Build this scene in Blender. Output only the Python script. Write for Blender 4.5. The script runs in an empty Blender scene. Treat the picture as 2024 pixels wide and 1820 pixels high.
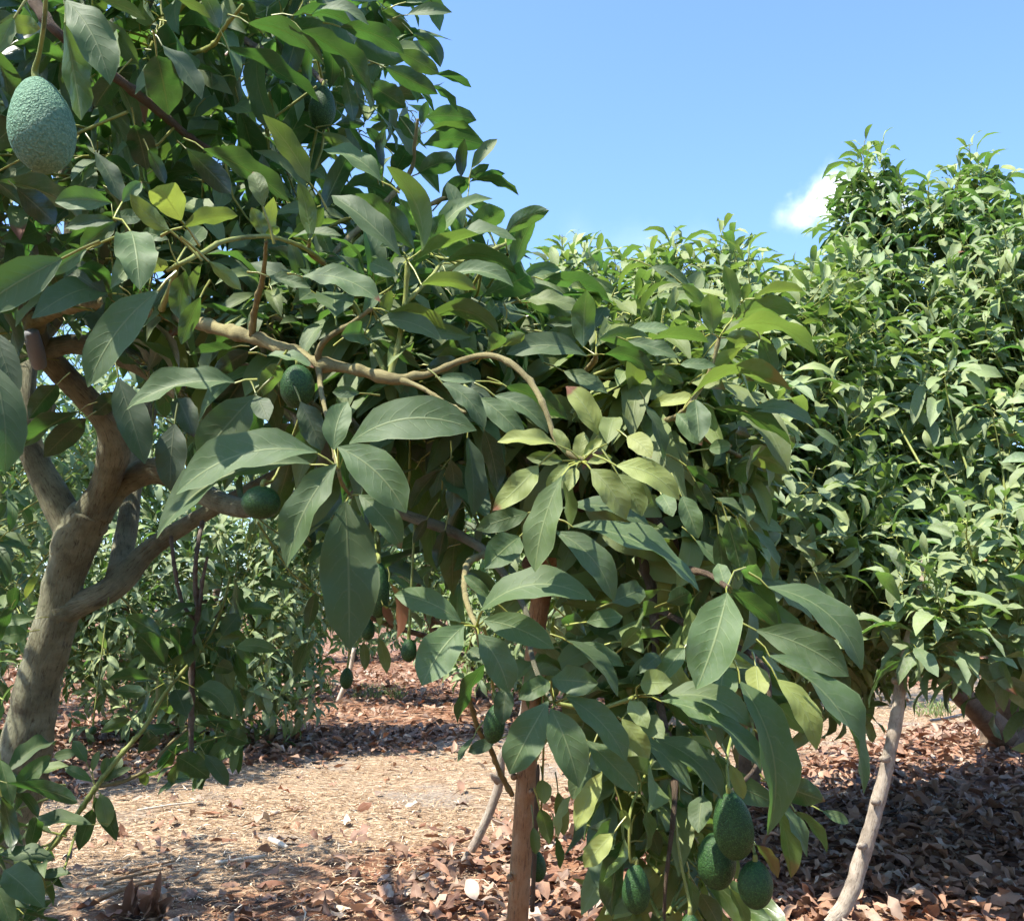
import bpy, math, random
import numpy as np
from mathutils import Vector, noise

random.seed(7)
rng = np.random.default_rng(7)
scene = bpy.context.scene
COL = scene.collection

# ------------------------------------------------------------------ camera, sky, sun, exposure
CAM = np.array([0.0, 0.0, 1.5])
FPX = 2030.0                      # focal length in pixels of a 2024 x 1820 picture
PITCH = math.atan(290.0 / FPX)
cam_data = bpy.data.cameras.new('camera')
cam_data.sensor_fit = 'HORIZONTAL'
cam_data.sensor_width = 36.0
cam_data.lens = 36.0 * FPX / 2024.0
cam_data.clip_start = 0.05
cam_data.clip_end = 2000.0
cam = bpy.data.objects.new('camera', cam_data)
COL.objects.link(cam)
cam.location = CAM
cam.rotation_euler = (math.radians(90) + PITCH, 0, 0)
scene.camera = cam

SUN_AZ = Vector((-0.80, -0.45))    # horizontal direction towards the sun
SUN_EL = math.radians(61)
SUN_AZ.normalize()
SUN_DIR = Vector((SUN_AZ.x * math.cos(SUN_EL), SUN_AZ.y * math.cos(SUN_EL), math.sin(SUN_EL)))

world = bpy.data.worlds.new('World')
scene.world = world
world.use_nodes = True
wn, wl = world.node_tree.nodes, world.node_tree.links
wn.clear()
w_out = wn.new('ShaderNodeOutputWorld')
w_bg = wn.new('ShaderNodeBackground')
w_bg.inputs['Strength'].default_value = 0.15
sky = wn.new('ShaderNodeTexSky')
sky.sky_type = 'NISHITA'
sky.sun_disc = False
sky.sun_elevation = SUN_EL
sky.sun_rotation = math.atan2(SUN_DIR.x, SUN_DIR.y)
sky.altitude = 0
sky.air_density = 1.0
sky.dust_density = 1.0
sky.ozone_density = 1.6
wl.new(w_bg.outputs[0], w_out.inputs[0])

FW = np.array([0, math.cos(PITCH), math.sin(PITCH)])
RT = np.array([1.0, 0, 0])
UP = np.array([0, -math.sin(PITCH), math.cos(PITCH)])


def P(x, y, d):
    """A place in the orchard: picture coordinates of a 2024 x 1820 view and a distance in metres."""
    return CAM + d * (FW + RT * (x - 1012.0) / FPX + UP * (910.0 - y) / FPX)


def project(p):
    q = np.asarray(p) - CAM
    d = q @ FW
    dd = np.where(np.abs(d) < 1e-4, 1e-4, d)
    return 1012.0 + FPX * (q @ RT) / dd, 910.0 - FPX * (q @ UP) / dd, d


# a small fair-weather cloud low in the sky, given by its directions
w_tc = wn.new('ShaderNodeTexCoord')
w_noise = wn.new('ShaderNodeTexNoise')
w_noise.inputs['Scale'].default_value = 22.0
w_noise.inputs['Detail'].default_value = 5.0
wl.new(w_tc.outputs['Generated'], w_noise.inputs['Vector'])
w_sub = wn.new('ShaderNodeVectorMath'); w_sub.operation = 'SUBTRACT'
w_sub.inputs[1].default_value = (0.5, 0.5, 0.5)
wl.new(w_noise.outputs['Color'], w_sub.inputs[0])
w_mad = wn.new('ShaderNodeVectorMath'); w_mad.operation = 'MULTIPLY_ADD'
w_mad.inputs[1].default_value = (0.065, 0.065, 0.065)
wl.new(w_sub.outputs[0], w_mad.inputs[0])
wl.new(w_tc.outputs['Generated'], w_mad.inputs[2])
acc = None
for (cx, cy, cr, cs) in ((1660, 388, 58, .8), (1612, 410, 48, .5), (1580, 425, 44, .35), (1700, 400, 62, .9), (1740, 405, 60, .6),
                         (1150, 486, 70, .06), (1260, 490, 70, .08), (1370, 492, 70, .06)):
    dv = P(cx, cy, 1.0) - CAM
    dv = dv / np.linalg.norm(dv)
    dist = wn.new('ShaderNodeVectorMath'); dist.operation = 'DISTANCE'
    dist.inputs[1].default_value = tuple(dv)
    wl.new(w_mad.outputs[0], dist.inputs[0])
    mr = wn.new('ShaderNodeMapRange')
    mr.interpolation_type = 'SMOOTHSTEP'
    mr.inputs['From Min'].default_value = cr / FPX * 1.15
    mr.inputs['From Max'].default_value = 0.0
    mr.inputs['To Min'].default_value = 0.0
    mr.inputs['To Max'].default_value = cs * 1.15
    wl.new(dist.outputs['Value'], mr.inputs['Value'])
    if acc is None:
        acc = mr.outputs[0]
    else:
        mx = wn.new('ShaderNodeMath'); mx.operation = 'ADD'; mx.use_clamp = True
        wl.new(acc, mx.inputs[0]); wl.new(mr.outputs[0], mx.inputs[1])
        acc = mx.outputs[0]
w_tint = wn.new('ShaderNodeMix'); w_tint.data_type = 'RGBA'; w_tint.blend_type = 'MULTIPLY'
w_tint.inputs['Factor'].default_value = 1.0
w_tint.inputs['B'].default_value = (0.70, 0.84, 1.03, 1)
wl.new(sky.outputs[0], w_tint.inputs['A'])
w_mix = wn.new('ShaderNodeMix'); w_mix.data_type = 'RGBA'
w_mix.inputs['B'].default_value = (5.6, 6.0, 6.4, 1)
wl.new(acc, w_mix.inputs['Factor'])
wl.new(w_tint.outputs['Result'], w_mix.inputs['A'])
wl.new(w_mix.outputs['Result'], w_bg.inputs['Color'])

sun_data = bpy.data.lights.new('sun', 'SUN')
sun_data.energy = 4.5
sun_data.angle = math.radians(0.53)
sun_data.color = (1.0, 0.94, 0.84)
sun = bpy.data.objects.new('sun', sun_data)
COL.objects.link(sun)
sun.rotation_euler = (-SUN_DIR).to_track_quat('-Z', 'Y').to_euler()
sun.location = (-10, -6, 18)

vs = scene.view_settings
vs.view_transform = 'Standard'
vs.look = 'None'
vs.exposure = 1.35
vs.gamma = 1.0
scene.cycles.use_denoising = True
scene.cycles.use_adaptive_sampling = True
scene.cycles.adaptive_threshold = 0.04
scene.cycles.max_bounces = 5
scene.cycles.diffuse_bounces = 3
scene.cycles.transmission_bounces = 4
scene.cycles.transparent_max_bounces = 4
scene.cycles.caustics_reflective = False
scene.cycles.caustics_refractive = False


# ------------------------------------------------------------------ materials
def new_mat(name):
    m = bpy.data.materials.new(name)
    m.use_nodes = True
    m.node_tree.nodes.clear()
    return m, m.node_tree.nodes, m.node_tree.links


def N(nodes, kind, **kw):
    n = nodes.new(kind)
    for k, v in kw.items():
        setattr(n, k, v)
    return n


def ramp(nodes, stops, interp='LINEAR'):
    r = nodes.new('ShaderNodeValToRGB')
    r.color_ramp.interpolation = interp
    el = r.color_ramp.elements
    while len(el) > 1:
        el.remove(el[-1])
    el[0].position = stops[0][0]
    el[0].color = (*stops[0][1], 1) if len(stops[0][1]) == 3 else stops[0][1]
    for p, c in stops[1:]:
        e = el.new(p)
        e.color = (*c, 1)
    return r


def math_node(nodes, links, op, a, b=None, clamp=False):
    n = nodes.new('ShaderNodeMath')
    n.operation = op
    n.use_clamp = clamp
    for i, v in enumerate((a, b)):
        if v is None:
            continue
        if isinstance(v, (int, float)):
            n.inputs[i].default_value = v
        else:
            links.new(v, n.inputs[i])
    return n.outputs[0]


def mix_rgb(nodes, links, fac, a, b, blend='MIX'):
    n = nodes.new('ShaderNodeMix')
    n.data_type = 'RGBA'
    n.blend_type = blend
    for key, v in (('Factor', fac), ('A', a), ('B', b)):
        if isinstance(v, (int, float)):
            n.inputs[key].default_value = v
        elif isinstance(v, tuple):
            n.inputs[key].default_value = (*v, 1)
        else:
            links.new(v, n.inputs[key])
    return n.outputs['Result']


def leaf_material(name, dark, mid, under, dust, rough=0.30, transl=0.32, dcol=(0.25, 0.29, 0.25)):
    """Living leaf: glossy dark upper face, paler matt underside, pale veins, dust, light coming through."""
    m, n, l = new_mat(name)
    out = N(n, 'ShaderNodeOutputMaterial')
    at = N(n, 'ShaderNodeAttribute', attribute_name='tint')
    sep = N(n, 'ShaderNodeSeparateColor')
    l.new(at.outputs['Color'], sep.inputs[0])
    yellow, value, tip = sep.outputs[0], sep.outputs[1], sep.outputs[2]
    pet = at.outputs['Alpha']
    uv = N(n, 'ShaderNodeUVMap', uv_map='UVMap')
    suv = N(n, 'ShaderNodeSeparateXYZ')
    l.new(uv.outputs[0], suv.inputs[0])
    u, v = suv.outputs[0], suv.outputs[1]
    au = math_node(n, l, 'ABSOLUTE', u)
    # midrib and side veins
    mid_m = N(n, 'ShaderNodeMapRange'); mid_m.inputs['From Min'].default_value = 0.055; mid_m.inputs['From Max'].default_value = 0.02
    l.new(au, mid_m.inputs['Value'])
    geo = N(n, 'ShaderNodeNewGeometry')
    nz = N(n, 'ShaderNodeTexNoise'); nz.inputs['Scale'].default_value = 26; nz.inputs['Detail'].default_value = 4
    l.new(geo.outputs['Position'], nz.inputs['Vector'])
    ph = math_node(n, l, 'MULTIPLY', math_node(n, l, 'SUBTRACT', math_node(n, l, 'ADD', v, math_node(n, l, 'MULTIPLY', nz.outputs['Fac'], 0.16)), math_node(n, l, 'MULTIPLY', math_node(n, l, 'POWER', au, 1.35), 0.24)), 8.0)
    fr = math_node(n, l, 'ABSOLUTE', math_node(n, l, 'SUBTRACT', math_node(n, l, 'FRACT', ph), 0.5))
    vein = N(n, 'ShaderNodeMapRange'); vein.inputs['From Min'].default_value = 0.075; vein.inputs['From Max'].default_value = 0.02
    l.new(fr, vein.inputs['Value'])
    vfade = N(n, 'ShaderNodeMapRange'); vfade.inputs['From Min'].default_value = 0.92; vfade.inputs['From Max'].default_value = 0.35
    l.new(au, vfade.inputs['Value'])
    vein_f = math_node(n, l, 'MULTIPLY', vein.outputs[0], vfade.outputs[0])
    rim = N(n, 'ShaderNodeMapRange'); rim.inputs['From Min'].default_value = 0.93; rim.inputs['From Max'].default_value = 1.0; rim.inputs['To Max'].default_value = 0.45
    l.new(au, rim.inputs['Value'])
    veins = math_node(n, l, 'MAXIMUM', math_node(n, l, 'MAXIMUM', mid_m.outputs[0], rim.outputs[0]), math_node(n, l, 'MULTIPLY', vein_f, 0.36))
    # blotchy colour
    base = mix_rgb(n, l, nz.outputs['Fac'], dark, mid)
    yl = mix_rgb(n, l, nz.outputs['Fac'], (0.13, 0.215, 0.045), (0.22, 0.29, 0.065))
    up = mix_rgb(n, l, yellow, base, yl)
    lo = mix_rgb(n, l, yellow, under, (0.30, 0.34, 0.08))
    col = mix_rgb(n, l, geo.outputs['Backfacing'], up, lo)
    vcol = mix_rgb(n, l, 0.75, col, (0.30, 0.36, 0.15))
    vein_col = vcol
    # dust and water marks
    dn = N(n, 'ShaderNodeTexNoise'); dn.inputs['Scale'].default_value = 60; dn.inputs['Detail'].default_value = 6; dn.inputs['Roughness'].default_value = 0.7
    l.new(geo.outputs['Position'], dn.inputs['Vector'])
    dr = N(n, 'ShaderNodeMapRange'); dr.inputs['From Min'].default_value = 0.42; dr.inputs['From Max'].default_value = 0.78; dr.inputs['To Max'].default_value = dust
    l.new(dn.outputs['Fac'], dr.inputs['Value'])
    dustf = dr.outputs[0]
    vor = N(n, 'ShaderNodeTexVoronoi'); vor.inputs['Scale'].default_value = 130
    l.new(geo.outputs['Position'], vor.inputs['Vector'])
    sp = N(n, 'ShaderNodeMapRange'); sp.inputs['From Min'].default_value = 0.16; sp.inputs['From Max'].default_value = 0.06; sp.inputs['To Max'].default_value = dust * 1.3
    l.new(vor.outputs['Distance'], sp.inputs['Value'])
    sp2 = math_node(n, l, 'MULTIPLY', sp.outputs[0], math_node(n, l, 'GREATER_THAN', nz.outputs['Fac'], 0.5))
    lowf = N(n, 'ShaderNodeTexNoise'); lowf.inputs['Scale'].default_value = 5.5; lowf.inputs['Detail'].default_value = 1
    l.new(geo.outputs['Position'], lowf.inputs['Vector'])
    lr = N(n, 'ShaderNodeMapRange'); lr.inputs['From Min'].default_value = 0.36; lr.inputs['From Max'].default_value = 0.66; lr.inputs['To Min'].default_value = 0.12; lr.inputs['To Max'].default_value = 1.25
    l.new(lowf.outputs['Fac'], lr.inputs['Value'])
    dustf = math_node(n, l, 'MULTIPLY', dustf, lr.outputs[0])
    col = mix_rgb(n, l, math_node(n, l, 'MAXIMUM', dustf, sp2), col, dcol)
    col = mix_rgb(n, l, math_node(n, l, 'MULTIPLY', veins, 0.70), col, vein_col)
    # scorched tips
    tn = math_node(n, l, 'ADD', v, math_node(n, l, 'MULTIPLY', math_node(n, l, 'SUBTRACT', nz.outputs['Fac'], 0.5), 0.25))
    tm = N(n, 'ShaderNodeMapRange'); tm.inputs['From Min'].default_value = 0.0; tm.inputs['From Max'].default_value = 0.05
    l.new(math_node(n, l, 'SUBTRACT', tn, math_node(n, l, 'SUBTRACT', 1.0, tip)), tm.inputs['Value'])
    has = math_node(n, l, 'GREATER_THAN', tip, 0.01)
    col = mix_rgb(n, l, math_node(n, l, 'MULTIPLY', tm.outputs[0], has), col, (0.20, 0.075, 0.04))
    col = mix_rgb(n, l, pet, col, (0.26, 0.28, 0.06))
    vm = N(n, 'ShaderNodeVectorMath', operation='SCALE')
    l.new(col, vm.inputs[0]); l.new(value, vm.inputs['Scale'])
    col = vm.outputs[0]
    pr = N(n, 'ShaderNodeBsdfPrincipled')
    l.new(col, pr.inputs['Base Color'])
    ro = N(n, 'ShaderNodeMapRange'); ro.inputs['To Min'].default_value = rough; ro.inputs['To Max'].default_value = 0.62
    l.new(geo.outputs['Backfacing'], ro.inputs['Value'])
    l.new(math_node(n, l, 'ADD', ro.outputs[0], math_node(n, l, 'MULTIPLY', dustf, 0.5)), pr.inputs['Roughness'])
    pr.inputs['Specular IOR Level'].default_value = 0.6
    bump = N(n, 'ShaderNodeBump'); bump.inputs['Strength'].default_value = 0.35; bump.inputs['Distance'].default_value = 0.004
    puff = math_node(n, l, 'MULTIPLY', math_node(n, l, 'MULTIPLY', fr, vfade.outputs[0]), 0.22)
    hgt = math_node(n, l, 'ADD', math_node(n, l, 'ADD', puff, math_node(n, l, 'MULTIPLY', veins, -0.35)), math_node(n, l, 'MULTIPLY', nz.outputs['Fac'], 0.9))
    l.new(hgt, bump.inputs['Height'])
    l.new(bump.outputs[0], pr.inputs['Normal'])
    tr = N(n, 'ShaderNodeBsdfTranslucent')
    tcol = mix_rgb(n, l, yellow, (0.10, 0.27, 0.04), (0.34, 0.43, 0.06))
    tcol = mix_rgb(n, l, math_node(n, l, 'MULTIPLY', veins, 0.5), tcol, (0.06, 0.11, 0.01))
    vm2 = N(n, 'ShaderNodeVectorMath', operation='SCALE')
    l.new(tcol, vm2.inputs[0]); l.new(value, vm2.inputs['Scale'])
    l.new(vm2.outputs[0], tr.inputs['Color'])
    mx = N(n, 'ShaderNodeMixShader')
    l.new(math_node(n, l, 'MULTIPLY', math_node(n, l, 'SUBTRACT', 1.0, pet), transl), mx.inputs[0])
    l.new(pr.outputs[0], mx.inputs[1]); l.new(tr.outputs[0], mx.inputs[2])
    l.new(mx.outputs[0], out.inputs[0])
    return m


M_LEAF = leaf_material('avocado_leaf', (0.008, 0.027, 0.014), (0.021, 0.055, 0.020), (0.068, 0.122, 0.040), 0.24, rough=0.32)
M_LEAF_FAR = leaf_material('avocado_leaf_lit_trees', (0.044, 0.095, 0.042), (0.092, 0.155, 0.068), (0.155, 0.22, 0.10), 0.62, rough=0.32, dcol=(0.38, 0.41, 0.31), transl=0.30)  # paler copy for sunlit trees; sun paleness put into base colour and dust


def dry_leaf_material():
    m, n, l = new_mat('dry_leaf')
    out = N(n, 'ShaderNodeOutputMaterial')
    at = N(n, 'ShaderNodeAttribute', attribute_name='tint')
    sep = N(n, 'ShaderNodeSeparateColor'); l.new(at.outputs['Color'], sep.inputs[0])
    r = ramp(n, [(0.0, (0.06, 0.032, 0.022)), (0.25, (0.19, 0.085, 0.048)), (0.5, (0.32, 0.155, 0.085)), (0.72, (0.42, 0.25, 0.155)), (0.9, (0.42, 0.31, 0.23)), (1.0, (0.50, 0.41, 0.32))])
    l.new(sep.outputs[0], r.inputs[0])
    geo = N(n, 'ShaderNodeNewGeometry')
    nz = N(n, 'ShaderNodeTexNoise'); nz.inputs['Scale'].default_value = 60; nz.inputs['Detail'].default_value = 5
    l.new(geo.outputs['Position'], nz.inputs['Vector'])
    uv = N(n, 'ShaderNodeUVMap', uv_map='UVMap'); s = N(n, 'ShaderNodeSeparateXYZ'); l.new(uv.outputs[0], s.inputs[0])
    au = math_node(n, l, 'ABSOLUTE', s.outputs[0])
    mm = N(n, 'ShaderNodeMapRange'); mm.inputs['From Min'].default_value = 0.08; mm.inputs['From Max'].default_value = 0.02; mm.inputs['To Max'].default_value = 0.4
    l.new(au, mm.inputs['Value'])
    col = mix_rgb(n, l, mm.outputs[0], r.outputs[0], (0.42, 0.31, 0.20))
    col = mix_rgb(n, l, math_node(n, l, 'MULTIPLY', nz.outputs['Fac'], 0.5), col, mix_rgb(n, l, 0.5, col, (0.07, 0.045, 0.035)))
    col = mix_rgb(n, l, math_node(n, l, 'MULTIPLY', geo.outputs['Backfacing'], 0.30), col, (0.36, 0.255, 0.185))
    vm = N(n, 'ShaderNodeVectorMath', operation='SCALE'); l.new(col, vm.inputs[0]); l.new(sep.outputs[1], vm.inputs['Scale'])
    pr = N(n, 'ShaderNodeBsdfPrincipled'); l.new(vm.outputs[0], pr.inputs['Base Color'])
    pr.inputs['Roughness'].default_value = 0.6
    pr.inputs['Specular IOR Level'].default_value = 0.35
    bp = N(n, 'ShaderNodeBump'); bp.inputs['Strength'].default_value = 0.5; bp.inputs['Distance'].default_value = 0.003
    l.new(nz.outputs['Fac'], bp.inputs['Height']); l.new(bp.outputs[0], pr.inputs['Normal'])
    tr = N(n, 'ShaderNodeBsdfTranslucent'); l.new(vm.outputs[0], tr.inputs['Color'])
    mx = N(n, 'ShaderNodeMixShader'); mx.inputs[0].default_value = 0.12
    l.new(pr.outputs[0], mx.inputs[1]); l.new(tr.outputs[0], mx.inputs[2]); l.new(mx.outputs[0], out.inputs[0])
    return m


M_DRY = dry_leaf_material()


def chip_material():
    m, n, l = new_mat('wood_chip')
    out = N(n, 'ShaderNodeOutputMaterial')
    at = N(n, 'ShaderNodeAttribute', attribute_name='tint')
    sep = N(n, 'ShaderNodeSeparateColor'); l.new(at.outputs['Color'], sep.inputs[0])
    r = ramp(n, [(0.0, (0.14, 0.085, 0.05)), (0.25, (0.27, 0.17, 0.095)), (0.6, (0.44, 0.295, 0.17)), (0.88, (0.54, 0.41, 0.265)), (1.0, (0.68, 0.60, 0.47))])
    l.new(sep.outputs[0], r.inputs[0])
    vm = N(n, 'ShaderNodeVectorMath', operation='SCALE'); l.new(r.outputs[0], vm.inputs[0]); l.new(sep.outputs[1], vm.inputs['Scale'])
    pr = N(n, 'ShaderNodeBsdfPrincipled'); l.new(vm.outputs[0], pr.inputs['Base Color']); pr.inputs['Roughness'].default_value = 0.75
    pr.inputs['Specular IOR Level'].default_value = 0.25
    l.new(pr.outputs[0], out.inputs[0])
    return m


M_CHIP = chip_material()


def bark_material(name, c1, c2, c3, crack, scale=1.0, rough=0.8, bumpd=0.012, lines=14.0):
    m, n, l = new_mat(name)
    out = N(n, 'ShaderNodeOutputMaterial')
    uv = N(n, 'ShaderNodeUVMap', uv_map='UVMap')
    geo = N(n, 'ShaderNodeNewGeometry')
    nz = N(n, 'ShaderNodeTexNoise'); nz.inputs['Scale'].default_value = 9 * scale; nz.inputs['Detail'].default_value = 6; nz.inputs['Roughness'].default_value = 0.65
    l.new(geo.outputs['Position'], nz.inputs['Vector'])
    r = ramp(n, [(0.28, c1), (0.5, c2), (0.72, c3)])
    l.new(nz.outputs['Fac'], r.inputs[0])
    mp = N(n, 'ShaderNodeMapping'); mp.inputs['Scale'].default_value = (lines, 1.6, 1)
    l.new(uv.outputs[0], mp.inputs[0])
    n2 = N(n, 'ShaderNodeTexNoise'); n2.inputs['Scale'].default_value = 3.2; n2.inputs['Detail'].default_value = 7; n2.inputs['Roughness'].default_value = 0.72; n2.inputs['Distortion'].default_value = 0.5
    l.new(mp.outputs[0], n2.inputs['Vector'])
    ck = N(n, 'ShaderNodeMapRange'); ck.inputs['From Min'].default_value = 0.46; ck.inputs['From Max'].default_value = 0.34; ck.inputs['To Max'].default_value = crack
    l.new(n2.outputs['Fac'], ck.inputs['Value'])
    col = mix_rgb(n, l, ck.outputs[0], r.outputs[0], (0.045, 0.032, 0.024))
    st = N(n, 'ShaderNodeTexNoise'); st.inputs['Scale'].default_value = 4.5 * scale; st.inputs['Detail'].default_value = 4; st.inputs['Roughness'].default_value = 0.6
    l.new(geo.outputs['Position'], st.inputs['Vector'])
    sr = N(n, 'ShaderNodeMapRange'); sr.inputs['From Min'].default_value = 0.60; sr.inputs['From Max'].default_value = 0.70; sr.inputs['To Max'].default_value = 0.75
    l.new(st.outputs['Fac'], sr.inputs['Value'])
    col = mix_rgb(n, l, sr.outputs[0], col, tuple(x * 0.35 for x in c1))
    pr = N(n, 'ShaderNodeBsdfPrincipled'); l.new(col, pr.inputs['Base Color']); pr.inputs['Roughness'].default_value = rough
    pr.inputs['Specular IOR Level'].default_value = 0.25
    bp = N(n, 'ShaderNodeBump'); bp.inputs['Strength'].default_value = 0.8; bp.inputs['Distance'].default_value = bumpd
    l.new(math_node(n, l, 'ADD', n2.outputs['Fac'], math_node(n, l, 'MULTIPLY', nz.outputs['Fac'], 0.6)), bp.inputs['Height'])
    l.new(bp.outputs[0], pr.inputs['Normal'])
    l.new(pr.outputs[0], out.inputs[0])
    return m


M_BARK = bark_material('old_bark', (0.105, 0.092, 0.058), (0.245, 0.24, 0.15), (0.40, 0.40, 0.28), 0.85, bumpd=0.025, lines=7)
M_BARK_DARK = bark_material('dark_bark', (0.07, 0.05, 0.035), (0.16, 0.115, 0.075), (0.24, 0.18, 0.12), 0.7)
M_YOUNG = bark_material('young_bark', (0.12, 0.10, 0.045), (0.23, 0.20, 0.09), (0.30, 0.27, 0.13), 0.35, scale=3, bumpd=0.002, lines=8)
M_TWIG = bark_material('green_twig', (0.16, 0.20, 0.05), (0.24, 0.27, 0.07), (0.30, 0.31, 0.11), 0.15, scale=4, rough=0.5, bumpd=0.001, lines=6)
M_TWIG_DRY = bark_material('dry_twig', (0.07, 0.055, 0.045), (0.13, 0.105, 0.085), (0.2, 0.17, 0.14), 0.4, scale=4, bumpd=0.002, lines=6)
M_POLE = bark_material('prop_pole_wood', (0.22, 0.10, 0.045), (0.38, 0.225, 0.115), (0.47, 0.32, 0.19), 0.9, scale=1.6, bumpd=0.006, lines=4)
M_GREY = bark_material('weathered_wood', (0.20, 0.165, 0.125), (0.37, 0.31, 0.24), (0.50, 0.44, 0.35), 0.75, scale=1.6, bumpd=0.008, lines=5)
M_PALE_STICK = bark_material('bleached_wood', (0.45, 0.38, 0.28), (0.58, 0.50, 0.39), (0.66, 0.60, 0.5), 0.3, scale=3, bumpd=0.002, lines=7)


def fruit_material(name, c1, c2, c3, bump_s, scale, rough, spec=0.5):
    m, n, l = new_mat(name)
    out = N(n, 'ShaderNodeOutputMaterial')
    tc = N(n, 'ShaderNodeTexCoord')
    v = N(n, 'ShaderNodeTexVoronoi'); v.inputs['Scale'].default_value = scale
    nz0 = N(n, 'ShaderNodeTexNoise'); nz0.inputs['Scale'].default_value = scale * 0.8; nz0.inputs['Detail'].default_value = 3
    l.new(tc.outputs['Object'], nz0.inputs['Vector'])
    off = N(n, 'ShaderNodeVectorMath', operation='MULTIPLY_ADD'); off.inputs[1].default_value = (0.008,) * 3
    l.new(nz0.outputs['Color'], off.inputs[0]); l.new(tc.outputs['Object'], off.inputs[2])
    l.new(off.outputs[0], v.inputs['Vector'])
    nz = N(n, 'ShaderNodeTexNoise'); nz.inputs['Scale'].default_value = 45; nz.inputs['Detail'].default_value = 4
    l.new(tc.outputs['Object'], nz.inputs['Vector'])
    r = ramp(n, [(0.0, c3), (0.35, c2), (0.8, c1)])
    l.new(v.outputs['Distance'], r.inputs[0])
    col = mix_rgb(n, l, math_node(n, l, 'MULTIPLY', nz.outputs['Fac'], 0.6), r.outputs[0], c1)
    pr = N(n, 'ShaderNodeBsdfPrincipled'); l.new(col, pr.inputs['Base Color']); pr.inputs['Roughness'].default_value = rough
    pr.inputs['Specular IOR Level'].default_value = spec
    bp = N(n, 'ShaderNodeBump'); bp.inputs['Strength'].default_value = bump_s; bp.inputs['Distance'].default_value = 0.0025; bp.invert = True
    l.new(v.outputs['Distance'], bp.inputs['Height']); l.new(bp.outputs[0], pr.inputs['Normal'])
    l.new(pr.outputs[0], out.inputs[0])
    return m


M_FRUIT = fruit_material('avocado_skin', (0.016, 0.045, 0.012), (0.032, 0.095, 0.022), (0.11, 0.20, 0.055), 0.4, 340, 0.5, 0.3)
M_FRUIT_PALE = fruit_material('avocado_skin_bloomed', (0.085, 0.18, 0.11), (0.17, 0.30, 0.19), (0.25, 0.39, 0.26), 0.8, 300, 0.65, 0.2)


def plain(name, c, rough=0.6):
    m, n, l = new_mat(name)
    out = N(n, 'ShaderNodeOutputMaterial')
    nz = N(n, 'ShaderNodeTexNoise'); nz.inputs['Scale'].default_value = 40
    col = mix_rgb(n, l, nz.outputs['Fac'], tuple(x * 0.75 for x in c), tuple(min(1, x * 1.2) for x in c))
    pr = N(n, 'ShaderNodeBsdfPrincipled'); l.new(col, pr.inputs['Base Color']); pr.inputs['Roughness'].default_value = rough
    l.new(pr.outputs[0], out.inputs[0])
    return m


M_HOSE = plain('black_plastic_hose', (0.02, 0.022, 0.03), 0.45)
M_GRASS = plain('grass_blade', (0.14, 0.19, 0.05), 0.6)
M_PAINT = plain('pruning_sealant', (0.20, 0.21, 0.22), 0.7)


def aisle_distance(x, y):
    """Signed distance in metres from the middle of the mulched aisle that runs between the tree rows."""
    return (x - y + 10.0) / math.sqrt(2.0)


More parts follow.
